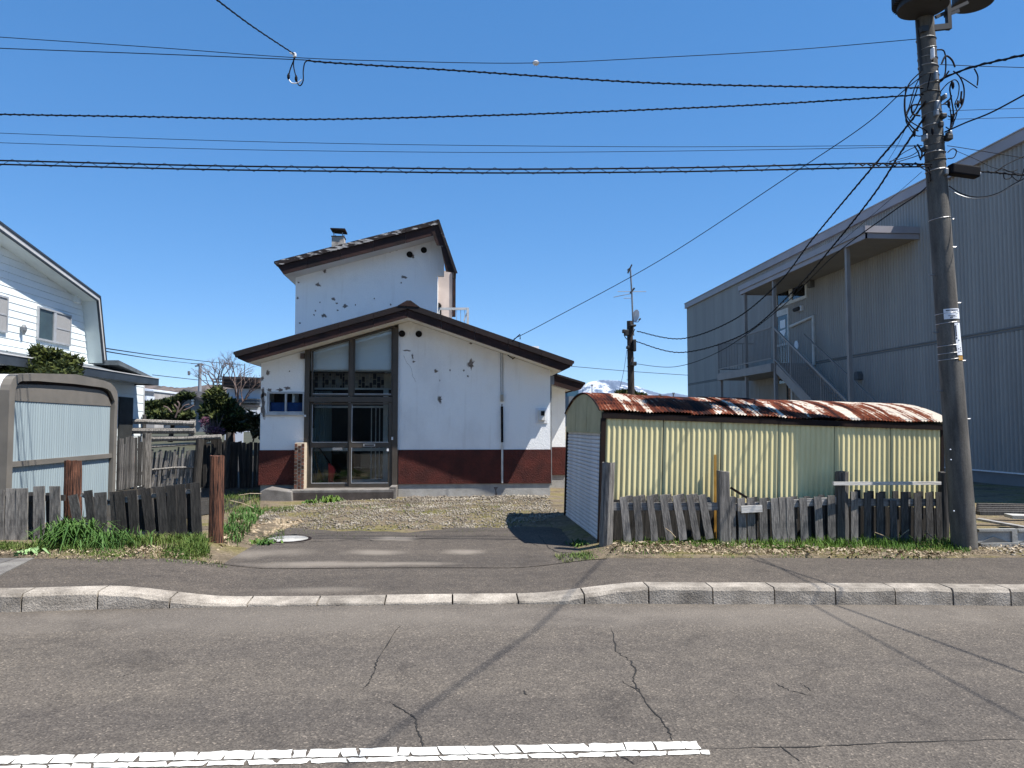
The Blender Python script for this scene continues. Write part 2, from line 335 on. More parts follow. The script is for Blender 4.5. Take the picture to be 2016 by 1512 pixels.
sheet('shade_soil_sheet', M('soil_with_painted_shade', (.045, .038, .03), (.02, .018, .014), 7, bump=1.0, bsc=25, bd=.04), -14, -3.95, lambda x: 11.2+.3*math.sin(x*2.1), lambda x: 36, lambda x, y: gz(x, y)+.014, 50, 70)  # dark soil with the shade beside the house painted into its colour
def drive_edge(x): return 11.35+.18*math.sin(x*1.9)+.08*math.sin(x*5.1+1)+.04*math.sin(x*13)
def dz(x, y): return max(gz(x, y), gz(x, 8.7))+.012 if y > 8.6 else side_z(x, y)+.006
sheet('field', M('dull_field', (.075, .07, .04), (.04, .042, .022), .6), -260, 11, lambda x: 36.2, lambda x: 330, lambda x, y: base(x)*0+.12+(y-36)*.001, 20, 20)
drv = sheet('driveway', ASPS, -2.6, 1.75, lambda x: 8.44, drive_edge, dz, 40, 14)

kerb = struct('kerb', MB().prism([(x, ky(x)+.03) for x in KX[::1]]+[(x, ky(x)+.2) for x in KX[::-1]], 'z', -.5, -.2), CONC)
KERBM = M('kerb_concrete', (.42, .375, .315), (.20, .175, .145), 4, (1, 1, 1.6), .92, .7, 60, bd=.012, rnd=.12, fine=.4)
for (x0, y0), (x1, y1) in zip(KJ, KJ[1:]):
    n = max(1, round((x1-x0)/.6)); 
    for k in range(n):
        a = x0+(x1-x0)*k/n+.007; b = x0+(x1-x0)*(k+1)/n-.007
        mb = MB(); vs = []
        cols = [a, a*.75+b*.25, (a+b)/2, a*.25+b*.75, b]
        for x in cols:
            h = .150-.125*dip(x); bk = side_z(x, 7)-base(x)+.004; z0 = base(x); y = ky(x)+random.uniform(-.002, .002)
            c = min(.03, h*.6)*random.uniform(.7, 1.15); y += random.uniform(-.004, .004)
            vs += [(x, y, z0-.15), (x, y+.006, z0+h-c), (x, y+c*.9, z0+h+random.uniform(-.003, .003)), (x, y+.215, z0+max(h+.006, bk)), (x, y+.215, z0-.15)]
        m_ = 5; fs = []
        for i in range(4):
            fs += [(i*m_+j, i*m_+j+1, (i+1)*m_+j+1, (i+1)*m_+j) for j in range(4)]
        fs += [(0, 1, 2, 3, 4), tuple(4*m_+j for j in (4, 3, 2, 1, 0))]
        mb.add(vs, fs); obj('kerb_block', mb, KERBM, kerb)

# cracked centre line: every flake of paint is a sheet 4 mm over the road
LINEP = M('road_paint', (.78, .77, .71), (.45, .43, .39), 16, (1, 1.6, 1), rough=.75, lo=.32, hi=.5, fine=.2)
lm = MB()
for (ya, yb, tri) in ((3.812, 3.905, 0), (3.748, 3.797, 1)):
    x = -14.0; xe_ = 1.27 if tri == 0 else 1.295
    while x < xe_-.01:
        w = random.uniform(.06, .19) if x > -3 else .4
        xe = min(x+w, xe_); sk_ = random.uniform(-.014, .014)
        n = max(2, int((xe-x)/.03)); up = []; dn = []
        for i in range(n+1):
            u = x+(xe-x)*i/n
            dn.append((u-sk_*1.0+.003, ya+random.uniform(-.005, .006))); up.append((u+sk_-.003, yb+random.uniform(-.009, .005)))
        up[-1] = (up[-1][0]-.004, up[-1][1]); dn[-1] = (dn[-1][0]-.004, dn[-1][1])
        j0 = (dn[0][0]+(up[0][0]-dn[0][0])*.5+random.uniform(-.006, .006), (ya+yb)/2+random.uniform(-.02, .02)); j1 = (dn[-1][0]+(up[-1][0]-dn[-1][0])*.5-random.uniform(-.006, .006), (ya+yb)/2+random.uniform(-.01, .01))
        pts = [(p[0], p[1], base(p[0])+.004) for p in dn+[j1]+up[::-1]+[j0]]
        lm.add(pts, [tuple(range(len(pts)))]); x = xe+random.choice([.001, .002, .006])
struct('lane_marking', lm, LINEP)
# cracks in the road and the driveway: thin dark slivers
CRACK = M('crack_tar', (.028, .026, .024), (.018, .017, .016), 20, rough=.95)
def crack(pts, w, name, off, parent, lift=0):
    mb = MB(); P = []
    for (a, b) in zip(pts, pts[1:]):
        for k in range(7):
            t = k/7; P.append(((a[0]+(b[0]-a[0])*t)+random.uniform(-2.2, 2.2), a[1]+(b[1]-a[1])*t+random.uniform(-1.2, 1.2)))
    P.append(pts[-1]); Q = [PG(x, y, lift) for x, y in P]; L = []; Rr = []
    for i, q in enumerate(Q):
        d = (Q[min(i+1, len(Q)-1)]-Q[max(i-1, 0)]); nrm = Vector((-d.y, d.x, 0))
        nrm = nrm.normalized() if nrm.length > 1e-6 else Vector((1, 0, 0))
        ww = w*random.uniform(.25, 1.2)*min(1, .2+i*.3, .2+(len(Q)-1-i)*.3); z = off(q.x, q.y)
        L.append(Vector((q.x, q.y, z))+nrm*ww/2); Rr.append(Vector((q.x, q.y, z))-nrm*ww/2)
    n = len(L); mb.add(L+Rr, [(i, i+1, n+i+1, n+i) for i in range(n-1)])
    obj(name, mb, CRACK, parent)
ro = lambda x, y: base(x)+.003
for pts in ([(788,1232),(742,1300),(738,1320),(728,1340),(715,1358)], [(765,1382),(800,1402),(820,1415),(819,1432),(830,1455),(838,1490)],
            [(1203,1235),(1214,1283),(1235,1296),(1252,1318),(1246,1340),(1262,1366),(1275,1388),(1300,1415),(1316,1438),(1325,1460)],
            [(1325,1462),(1345,1470)], [(1526,1345),(1560,1362),(1600,1370)], [(1575,1346),(1600,1362)], [(1250,1505),(1210,1480)],
            [(1394,1474),(1600,1471),(1760,1462),(2016,1456)], [(1535,1468),(1575,1500)], [(1225,1340),(1260,1365)], [(1030,1360),(1042,1372)], [(230,1335),(270,1322)]):
    crack(pts, .011, 'crack', ro, road)
do = lambda x, y: dz(x, y)+.004
for pts in ([(480,1070),(560,1071),(620,1066),(700,1063),(760,1065),(860,1060),(960,1056),(1010,1058),(1060,1075)], [(560,1052),(680,1050),(780,1048),(900,1050),(1000,1047)], [(1060,1056),(1080,1078),(1105,1090)], [(1085,1085),(1140,1092),(1190,1086)]):
    crack(pts, .016, 'crack', do, drv, .06)
# manhole cover and pavement slab on the left
c = PG(566, 1061, .06); mh = thing('manhole_cover', 'round pale concrete manhole cover with dark ring beside the weeds in the driveway', 'manhole cover', (c.x, c.y, dz(c.x, c.y)))
obj('frame', MB().lathe([(.30, -.03), (.315, .014), (.275, .016), (.275, -.03)], c.xy.to_3d()+Vector((0, 0, dz(c.x, c.y)-.010)), 32), RUSTB, mh)
obj('cover', MB().lathe([(.268, -.02), (.268, .018), (.2, .022), (.0, .022)], c.xy.to_3d()+Vector((0, 0, dz(c.x, c.y)-.010)), 32), CONCL, mh)
obj('lift_slot', MB().box(c.x-.16, c.x-.05, c.y-.012, c.y+.008, dz(c.x, c.y)+.006, dz(c.x, c.y)+.0165), BLACK, mh)
sl_ = [PG(x, y, .155) for x, y in [(-60,1160),(0,1133),(78,1094),(-60,1094)]]
slab = struct('concrete_slab', MB().prism([(p.x, p.y) for p in sl_], 'z', base(-4.4)+.06, base(-4.4)+.160), M('worn_slab', (.21, .20, .18), (.14, .13, .12), 5, fine=.3))
sl2 = [PG(x, y, .165) for x, y in [(-60,1122),(0,1108),(34,1098),(-60,1098)]]
obj('inset_slab', MB().prism([(p.x, p.y) for p in sl2], 'z', base(-4.4)+.15, base(-4.4)+.166), M('worn_slab_dark', (.15, .14, .13), (.10, .095, .09), 5, fine=.3), slab)

# distant hill and snowy mountain
HILL = M('brown_woods', (.14, .11, .095), (.065, .055, .046), .22, (1.6, .3, 1.2), .95, lo=.38, hi=.62)
hv = []; n = 260
for i in range(n+1):
    px = -250+i*(1000/n); top = 757+4*math.sin(i*.05)+2*math.sin(i*.21)+random.uniform(-1.0, 1.0)+(8 if px > 520 else 0)
    for k, (Y, f) in enumerate(((330, 0), (360, .45), (395, .8), (420, 1))):
        p = PY(px, top, 420); q = PY(px, 838, Y); hv.append((q.x, Y, -1+(p.z+1)*f+(random.uniform(-.5, .5) if 0 < k < 3 else 0)))
    hv.append((PY(px, 838, 520).x, 520, -1))
hf = [(i*5+j, (i+1)*5+j, (i+1)*5+j+1, i*5+j+1) for i in range(n) for j in range(4)]
struct('hill', npmesh('hill', hv, hf), HILL, smooth=True)
def snowmat():
    m, t, p = nt('snow_and_hazy_rock'); n1 = noise(t, .013, (1, 1, .5), 6, .6, .6); n2 = noise(t, .05, (1, 1, .35), 5, .7, 1.2)
    g = t.nodes.new('ShaderNodeMath'); g.operation = 'ADD'; t.links.new(n1.outputs[0], g.inputs[0]); t.links.new(n2.outputs[0], g.inputs[1])
    h = t.nodes.new('ShaderNodeMath'); h.operation = 'MULTIPLY'; h.inputs[1].default_value = .5; t.links.new(g.outputs[0], h.inputs[0])
    tcm = t.nodes.new('ShaderNodeTexCoord'); sxm = t.nodes.new('ShaderNodeSeparateXYZ'); t.links.new(tcm.outputs['Object'], sxm.inputs[0]); mrm = t.nodes.new('ShaderNodeMapRange')
    mrm.inputs['From Min'].default_value = 560; mrm.inputs['From Max'].default_value = 720; mrm.inputs['To Min'].default_value = 0; mrm.inputs['To Max'].default_value = .07; t.links.new(sxm.outputs['X'], mrm.inputs[0])
    sb = t.nodes.new('ShaderNodeMath'); sb.operation = 'SUBTRACT'; t.links.new(h.outputs[0], sb.inputs[0]); t.links.new(mrm.outputs[0], sb.inputs[1]); h = sb
    r = ramp(t, h.outputs[0], [(.45, (.07, .10, .16)), (.5, (.11, .15, .22)), (.525, (.33, .37, .44)), (.56, (.55, .58, .63))]); t.links.new(r.outputs[0], p.inputs['Base Color']); p.inputs['Roughness'].default_value = .9; return m  # bluish rock stops put distance haze into the colour
prof = [(1020,800),(1080,790),(1120,775),(1140,762),(1165,751),(1185,748),(1218,749),(1245,757),(1275,768),(1305,776),(1325,773),(1350,778),(1400,786),(1480,800)]
MYY = 2600; mv = []; nn = 120; rows = 14
for i in range(nn+1):
    px = 1020+460*i/nn; top = np.interp(px, [a for a, b in prof], [b for a, b in prof])
    p = PY(px, top, MYY); px0 = PY(px, 838, MYY).x
    for j in range(rows+1):
        f = j/rows; ridge = math.sin(i*.55+f*3)*14*(1-f)+math.sin(i*1.3+j*.9)*6*(1-f)
        mv.append((px0+random.uniform(-4, 4), MYY-(1-f)*420+ridge*3, -2+(p.z+2)*(f**1.25)+ridge*.35*(0 if j == 0 else 1)*(1-f)+(random.uniform(-2, 2) if 0 < j < rows else 0)))
    mv.append((px0, MYY+400, -2))
k = rows+2; mf = [(i*k+j, (i+1)*k+j, (i+1)*k+j+1, i*k+j+1) for i in range(nn) for j in range(k-1)]
struct('mountain', npmesh('mountain', mv, mf), snowmat(), smooth=True)

# ================================================================ THE WHITE HOUSE
YH, YR = 16.3, 15.65
hz = lambda py, px=800: PY(px, py, YH).z
hx = lambda px, py=850: PY(px, py, YH).x
A, B, C = PY(460, 693, YR), PY(803, 597, YR), PY(1130, 711, YR)
def top(x, a=A, b=B, c=C): return a.z+(b.z-a.z)*(x-a.x)/(b.x-a.x) if x < b.x else b.z+(c.z-b.z)*(x-b.x)/(c.x-b.x)
soff = lambda x: top(x)-.285
XL, XR_ = hx(512), hx(1083.5)
house = thing('house', 'white plastered house with dark red plinth, brown roof edges and a tall glazed entrance', 'house', ((XL+XR_)/2, 19, .1))
zb, zf, zbase = hz(885.5), hz(953), .05
ex0, ex1 = hx(600), hx(783)                # entrance bay
wx0, wx1, wz0, wz1 = hx(525), hx(598), hz(815), hz(772)
T_ = .14
wl = MB()
wl.wall(XL, ex0, zb, soff, YH, YH+T_, [(wx0, wx1, wz0, wz1)])
wl.wall(ex1, XR_, zb, soff, YH, YH+T_, br=[B.x])
wl.box(XL, XL+T_, YH+T_+.002, 24, zb, soff(XL)); wl.box(XR_-T_, XR_, YH+T_+.002, 24, zb, soff(XR_)); wl.box(XL, XR_, 24.002, 24.15, .0, 3.2)
obj('wall', wl, WHITE, house)
pl = MB()
pl.box(XL-.012, ex0-.02, YH-.014, YH+T_, zf, zb-.001).box(ex1+.02, XR_+.012, YH-.014, YH+T_, zf, zb-.001)
pl.box(XL-.012, XL+.14, YH+T_+.002, 24, zf, zb-.001).box(XR_-.14, XR_+.012, YH+T_+.002, 24, zf, zb-.001)
obj('plinth', pl, BAND, house)
fo = MB().box(XL+.02, ex0-.1, YH+.03, YH+T_, -.1, zf-.001).box(ex1+.02, XR_-.005, YH+.012, YH+T_, -.1, zf-.001).box(XL+.02, XL+.2, YH+T_+.01, 24, -.1, zf-.001).box(XR_-.2, XR_-.02, YH+T_+.01, 24, -.1, zf-.001)
obj('foundation', fo, CONCL, house)
# interior: dark room with a pale partition behind the porch
YP = 17.1
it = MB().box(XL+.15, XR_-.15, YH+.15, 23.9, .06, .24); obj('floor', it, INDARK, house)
ip = MB().box(XL+.15, ex0-.25, YP, YP+.06, .24, 3.3).box(ex1+.3, XR_-.15, YP, YP+.06, .24, 3.4)
zlint = PY(690, 738, YP).z
zlint = PY(690, 727, YH+.13).z
obj('upper_partition', MB().prism([(ex0+.02, zlint), (ex1-.02, zlint), (ex1-.02, soff(ex1-.02)-.02), (ex0+.02, soff(ex0+.02)-.02)], 'y', YH+.13, YH+.16).box(ex0+.02, ex1-.02, YH+.162, YP, zlint-.02, zlint), INWHITE, house)
obj('porch_partition', ip, INWHITE, house)
px_ = lambda px, py=800: PY(px, py, YP).x; pz = lambda py, px=690: PY(px, py, YP).z
obj('porch_side_wall', MB().box(ex1+.0, ex1+.05, YH+.15, YP-.005, .24, 3.6).box(ex0-.30, ex0-.252, YH+.15, YP-.005, .24, 3.35), INWHITE, house)
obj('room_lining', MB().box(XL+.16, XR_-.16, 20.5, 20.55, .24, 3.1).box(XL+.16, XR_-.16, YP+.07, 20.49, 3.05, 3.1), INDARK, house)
obj('inner_beam', MB().box(ex0-.24, px_(757), YP-.10, YP-.005, pz(735), pz(725)), BROWND, house)
tb = MB(); tbd = MB(); bx = px_(606); i = 0; th = (pz(735)-pz(764))/2.5
while bx < px_(756):
    w = random.choice([.055, .075, .09]); z = pz(764)-(th*.5 if i % 2 else 0)
    while z < pz(735):
        a_, b_ = max(z, pz(764))+.007, min(z+th, pz(735))-.007
        if b_-a_ > .02: (tbd if random.random() < .42 else tb).box(bx, bx+w-.014, YP-.03, YP-.006, a_, b_)
        z += th
    bx += w; i += 1
obj('dark_tile_frieze', tbd, BROWNT, house)
obj('tile_frieze', tb, M('frieze_tile', (.55, .50, .43), (.25, .21, .17), 9, rnd=.3), house)
obj('frieze_back', MB().box(ex0-.24, ex1+.0, YP-.004, YP+.03, pz(764), pz(735)), MORT, house)
inn = MB().box(ex0-.2, ex1, YP-.02, YP+.04, pz(767), pz(764)).box(px_(612), px_(617), YP-.02, YP+.04, .24, pz(767)).box(px_(686), px_(690), YP-.02, YP+.04, .24, pz(767)).box(px_(755), px_(765), YP-.06, YP+.02, .24, pz(767))
inn.box(px_(690), px_(757), YP-.02, YP+.04, pz(953), pz(944)).box(px_(612), px_(757), YP-.018, YP+.03, pz(888), pz(882)).box(px_(612), px_(757), YP-.018, YP+.03, pz(803), pz(799))
inn_o = obj('inner_sliding_door', inn, ALUW, house)
for x in (732, 740.5, 748): obj('bar', MB().box(px_(x)-.009, px_(x)+.009, YP-.045, YP-.025, pz(944), pz(803)), ALUW, inn_o)
obj('pane', MB().box(px_(612), px_(757), YP+.005, YP+.012, .25, pz(767)), GLASS, inn_o)
cu = MB()
for a, b in ((612, 640), (640, 652)):
    pts = [(px_(a)+(px_(b)-px_(a))*i/24, YP+.12+.03*math.sin(i*1.7)) for i in range(25)]
    n0 = len(cu.v); cu.add([(x, y, .3) for x, y in pts]+[(x, y, pz(770)) for x, y in pts], [(i, i+1, 26+i, 25+i) for i in range(24)])
obj('curtain', cu, CURT, house)

# entrance frame: posts, transom, sill, upper lights, two sliding doors
ent = obj('entrance_frame', MB().box(hx(599), hx(608.5), YH-.05, YH+.1, hz(963), soff(hx(604))-.002).box(hx(772.5), hx(783), YH-.05, YH+.1, hz(963), soff(hx(778))-.04)
          .box(hx(608.5), hx(772.5), YH-.04, YH+.09, hz(792), hz(781.5)).box(hx(608.5), hx(772.5), YH-.05, YH+.1, hz(963), hz(957.5))
          .box(hx(687.5), hx(694.5), YH-.035, YH+.085, hz(781.5), soff(hx(691))-.03)
          .prism([(hx(608.5), soff(hx(608.5))-.045), (hx(772.5), soff(hx(772.5))-.045), (hx(772.5), soff(hx(772.5))-.004), (hx(608.5), soff(hx(608.5))-.004)], 'y', YH-.03, YH+.08), BRONZE, house, bevel=.003)
for a, b in ((612, 687.5), (694.5, 772)):
    x0, x1 = hx(a), hx(b); z0 = hz(780)
    w = obj('upper_light', MB().box(x0, x0+.03, YH-.012, YH+.03, z0, soff(x0)-.05).box(x1-.03, x1, YH-.012, YH+.03, z0, soff(x1)-.055).box(x0+.03, x1-.03, YH-.02, YH+.03, z0, z0+.035), BRONZE, ent)
    obj('pane', MB().prism([(x0+.03, z0+.035), (x1-.03, z0+.035), (x1-.03, soff(x1)-.05), (x0+.03, soff(x0)-.05)], 'y', YH+.006, YH+.012), GLASS, house)
    obj('glazing_bead', MB().box(x0+.03, x1-.03, YH-.022, YH-.002, z0+.036, z0+.05), ALU, house)
for a, b, dy in ((609, 691, .045), (688, 772, 0.0)):
    x0, x1 = hx(a), hx(b); y0, y1 = YH-.02+dy, YH+.015+dy; zt = hz(793); zm0, zm1 = hz(881), hz(871); zb0, zb1 = hz(957), hz(951)
    st = .07
    d = obj('sliding_door', MB().box(x0, x0+.045, y0, y1, zb0, zt).box(x1-st, x1, y0, y1, zb0, zt).box(x0+.045, x1-st, y0, y1, zm0, zm1).box(x0+.045, x1-st, y0, y1, zb0, zb1).box(x0+.045, x1-st, y0, y1, zt-.04, zt), BRONZE, house, bevel=.002)
    for (p, q) in ((zb1, zm0), (zm1, zt-.04)):
        obj('pane', MB().box(x0+.045, x1-st, (y0+y1)/2-.003, (y0+y1)/2+.003, p, q), GLASS, d)
        obj('glazing_bead', MB().box(x0+.05, x1-st-.005, y0-.004, y0+.006, p, p+.014), ALU, d)
        obj('glazing_bead', MB().box(x0+.046, x0+.058, y0-.004, y0+.006, p+.015, q), ALU, d)
    if dy == 0:
        obj('mail_slot', MB().box(hx(716), hx(739), y0-.012, y0, hz(878.5), hz(873.5)), ALU, d); obj('slot_flap', MB().box(hx(718), hx(737), y0-.015, y0-.012, hz(877.4), hz(874.6)), BLACK, d)
        obj('door_handle', MB().box(hx(762), hx(766), y0-.03, y0, hz(888), hz(883)), PORC, d)
    else:
        obj('pull', MB().box(hx(655), hx(674), y0-.012, y0, hz(886), hz(881)), METALG, d)
obj('doorbell', MB().box(hx(771), hx(774.5), YH-.07, YH-.05, hz(866), hz(860)), PORC, house)
obj('wall_light', MB().box(hx(590.5), hx(598), YH-.09, YH, hz(708), hz(697.5)), M('rusty_fitting', (.12, .09, .08), (.07, .05, .045), 9), house)
obj('hook', MB().box(hx(599), hx(603), YH-.08, YH-.05, hz(821), hz(817)), PORC, house)
# small side window
wf = obj('window', MB().box(wx0, wx1, YH-.02, YH+.08, wz0, wz0+.05).box(wx0, wx1, YH-.02, YH+.08, wz1-.04, wz1).box(wx0, wx0+.045, YH-.02, YH+.08, wz0+.05, wz1-.04).box(wx1-.03, wx1, YH-.02, YH+.08, wz0+.05, wz1-.04).box((wx0+wx1)/2-.018, (wx0+wx1)/2+.018, YH-.01, YH+.06, wz0+.05, wz1-.04), ALU, house)
obj('sill', MB().box(wx0-.03, wx1+.01, YH-.06, YH-.021, wz0-.03, wz0+.01), ALU, wf)
for a, b in ((wx0+.045, (wx0+wx1)/2-.018), ((wx0+wx1)/2+.018, wx1-.03)): obj('pane', MB().box(a, b, YH+.03, YH+.036, wz0+.05, wz1-.04), GLASS, wf)
obj('blind', MB().box(wx0+.02, wx1-.01, YH+.10, YH+.105, wz0+.02, wz0+.24), BLUEC, house)
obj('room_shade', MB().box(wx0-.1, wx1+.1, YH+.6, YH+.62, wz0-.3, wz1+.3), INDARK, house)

# roof: sheets, fascia boards, soffit
rm = MB()
for P, Q in ((A, B), (B, C)):
    d = (Q-P); nseg = 9
    rm.prism([(P.x, P.z), (Q.x, Q.z), (Q.x, Q.z-.05), (P.x, P.z-.05)], 'y', YR-.03, 24.4)
roof = obj('roof', rm, BROWNT, house)
obj('ridge_cap', MB().prism([(B.x-.2, top(B.x-.2)+.004), (B.x-.02, B.z+.05), (B.x+.06, B.z+.05), (B.x+.24, top(B.x+.24)+.004)], 'y', YR-.05, 24.3), BROWN, roof)
for P, Q, nb in ((A, B, 5), (B, C, 5)):
    for i in range(nb):
        x0 = P.x+(Q.x-P.x)*i/nb; x1 = P.x+(Q.x-P.x)*(i+1)/nb; e = .003
        def off(x, d_): return (x, top(x)-d_)
        lo0, lo1 = .29, .29
        a0, a1 = x0+e, x1-e; c0, c1 = a0, a1
        if P is A and i == 0: c0 = a0+.26
        if Q is C and i == nb-1: c1 = a1-.24
        j = random.uniform(-.004, .004)
        obj('fascia_board', MB().prism([off(a0+(.05 if c0 != a0 else 0), .12), off(a1-(.05 if c1 != a1 else 0), .12), off(c1, lo1), off(c0, lo0)], 'y', YR+j, YR+.035), BROWN, roof)
        obj('verge_trim', MB().prism([off(a0, .004), off(a1, .004), off(a1-(.04 if c1 != a1 else 0), .118), off(a0+(.04 if c0 != a0 else 0), .118)], 'y', YR-.035+j, YR+.03), BROWNT, roof)
xa, xc = A.x+.26, C.x-.24
obj('soffit', MB().prism([(xa, top(xa)-.052), (B.x, B.z-.052), (xc, top(xc)-.052), (xc, top(xc)-.278), (B.x, B.z-.278), (xa, top(xa)-.278)], 'y', YR+.04, 24.2), SOFF, house)
obj('eave_board', MB().prism([(A.x+.03, A.z-.052), (A.x+.255, top(xa)-.052), (A.x+.255, top(xa)-.285), (A.x+.08, A.z-.13)], 'y', YR+.04, 24.25).prism([(C.x-.03, C.z-.052), (C.x-.235, top(xc)-.052), (C.x-.235, top(xc)-.285), (C.x-.08, C.z-.13)], 'y', YR+.04, 24.25), BROWN, roof)

def ring(mb, c, r, y0, y1, n=20):
    vs = [(c.x+r*k_*math.cos(2*math.pi*i/n), y, c.z+r*k_*math.sin(2*math.pi*i/n)) for (k_, y) in ((1.22, y1), (1.22, y0), (1, y0), (1, y1)) for i in range(n)]
    return mb.add(vs, [(q*n+i, q*n+(i+1) % n, ((q+1) % 4)*n+(i+1) % n, ((q+1) % 4)*n+i) for q in range(4) for i in range(n)])
def disc(mb, c, r, y0, y1, n=20):
    return mb.prism([(c.x+r*math.cos(2*math.pi*i/n), c.z+r*math.sin(2*math.pi*i/n)) for i in range(n)], 'y', y0, y1)
def vent(px, py, Y, r):
    c = PY(px, py, Y); v = obj('vent', disc(MB(), c, r, Y-.006, Y+.03), BLACK, house); obj('rim', ring(MB(), c, r*.92, Y-.02, Y-.004), RUSTB, v)
for x, y in ((791.5, 657), (824.5, 657.5)): vent(x, y, YH, .062)

RIMW = M('broken_plaster_rim', (.62, .61, .59), (.45, .43, .41), 30, bump=.6, bsc=60)
def patch(px, py, w, h, Y, parent=house, name='bare_patch', m=BARE, seed=0):
    c = PY(px, py, Y); r_ = random.Random(seed+int(px*7+py)); n = 13; s = (Y/1500.0)
    sh_ = [r_.uniform(.4, 1.2) for i in range(n)]
    for q, (k_, mm, d) in enumerate(((1.0, m, .0045), (1.28, RIMW, .002))):
        if q and w*h < 18: continue
        P = []
        for i in range(n):
            a = 2*math.pi*i/n; rr = k_*sh_[i]*(r_.uniform(.9, 1.15) if q else 1)
            P.append((c.x+rr*w*s*.58*math.cos(a), c.z+rr*h*s*.58*math.sin(a)))
        obj(name if q == 0 else 'plaster_rim', MB().prism(P, 'y', Y-d, Y+.01-.002*q), mm, parent)
for a in [(801,690,10,3),(812,702,3,10),(815,712,6,3),(866,786,8,11),(927,717,11,16),(858,730,6,6),(886,729,3,5),(913,729,4,4),(921,741,4,4),(866,749,2,5),(927,676,6,3),(527,734,8,7),(516,745,6,7),(553,767,13,6),(566,764,10,6),(530,768,8,5),(570,731,3,3),(518,800,9,40),(519,775,8,14)]: patch(*a, YH)
for pts in ([(795,700),(800,712),(808,722),(812,738),(818,752)],):
    obj('wall_crack', MB().tube([(hx(p.x, p.y)+random.uniform(-.010, .010), YH+.0012, hz(p.y, p.x)) for p in spline([(a, b, 0) for a, b in pts], 5)], .0035, 4), BARE, house)
# meter box, service wires, conduit
mt = obj('meter_box', MB().box(hx(1054), hx(1078), YH-.02, YH, hz(833), hz(803)), PLATE, house)
obj('meter', MB().box(hx(1059), hx(1073), YH-.10, YH-.02, hz(828), hz(807)), ALUW, mt, bevel=.01); obj('meter_dial', MB().box(hx(1064), hx(1071), YH-.106, YH-.10, hz(818), hz(809)), BLACK, mt)
cb = obj('cable_box', MB().box(hx(985), hx(991), YH-.07, YH, hz(790), hz(776)), M('beige_plastic', (.42, .37, .30), (.33, .29, .23), 6), house, bevel=.006)
for x in (986, 990): obj('wire', MB().tube([(hx(x-.5), YH-.02, hz(690)), (hx(x), YH-.02, hz(776))], .008, 6), METALG, cb)
obj('conduit', MB().tube([(hx(988), YH-.04, hz(800)), (hx(988.5), YH-.04, hz(871))], .026, 8).tube([(hx(988), YH-.03, hz(795)), (hx(988), YH-.03, hz(800))], .012, 6), CABLE, house)
obj('conduit', MB().tube([(hx(988.5), YH-.04, hz(870)), (hx(988.5), YH-.04, hz(952))], .022, 8), ALUW, house)
for pts in ([(986,690),(988,682),(994,690),(1002,700),(1010,705)], [(1008,706),(1016,700),(1021,690),(1022,683)], [(992,686),(997,680),(1000,700)]):
    obj('cable_loop', MB().tube(spline([(hx(x), YH-.06, hz(y)) for x, y in pts], 5), .011, 6), CABLE, house)
obj('foundation_crack', MB().prism([(hx(972), hz(960)), (hx(981), hz(960)), (hx(977), hz(966)), (hx(979), hz(975)), (hx(976), hz(978)), (hx(975), hz(967))], 'y', YH+.008, YH+.02), BARE, house)
obj('downpipe', MB().tube([(hx(1086), YH+.09, hz(745)), (hx(1086), YH+.09, hz(958))], .016, 8).box(hx(1083), hx(1092), YH+.05, YH+.2, hz(755), hz(738)), METALG, house, bevel=.0)

# brick wing by the door
p0 = PY(578, 968, 15.95); p1 = PY(600, 873, 15.95); bw = p1.x-p0.x; zb_, zt_ = PY(590, 968, 15.95).z, p1.z
wing = obj('brick_wing', MB().box(p0.x+.006, p1.x-.006, 15.956, YH-.05, zb_, zt_+.012), MORT, house)
rows_ = 13; rh = (zt_-zb_)/rows_; cw = bw/3
bme = MB().box(-.5, .5, -.5, .5, -.5, .5).mesh('brick'); bme.materials.append(BRICKM)
for k in range(3):
    for j in range(rows_):
        z = zb_+rh*(j+.5+(.5 if k == 1 else 0))
        if z+rh*.4 > zt_+.02: continue
        obj('brick', bme, None, wing, loc=(p0.x+cw*(k+.5), 15.958+random.uniform(-.004, .003), z), scale=(cw*.72, .03, rh*.74))
# step and block
obj('step_face', MB().box(hx(584), hx(780), 15.705, 15.718, .07, PY(690, 969, 15.75).z), M('step_dark_face', (.095, .08, .072), (.05, .042, .038), 4, (1, 1, 1), .85, .4, 40, fine=.3), house)
STEPC = M('old_step_concrete', (.23, .215, .20), (.13, .12, .11), 4, (1, 1, 1), .9, .5, 40, fine=.3)
obj('step', MB().box(hx(583), hx(781), 15.72, YH-.02, .0, PY(690, 964, 15.75).z).box(hx(772), hx(784), 15.74, YH, .0, PY(690, 959, 15.75).z), STEPC, house, bevel=.012)
obj('step_block', MB().prism([(PY(510,985,15.6).x, .0), (PY(576,985,15.6).x, .0), (PY(574,962,15.6).x, PY(570,968,15.6).z), (PY(522,960,15.6).x, PY(522,962,15.6).z), (PY(511,967,15.6).x, PY(511,969,15.6).z)], 'y', 15.6, 16.2), STEPC, house, bevel=.02)

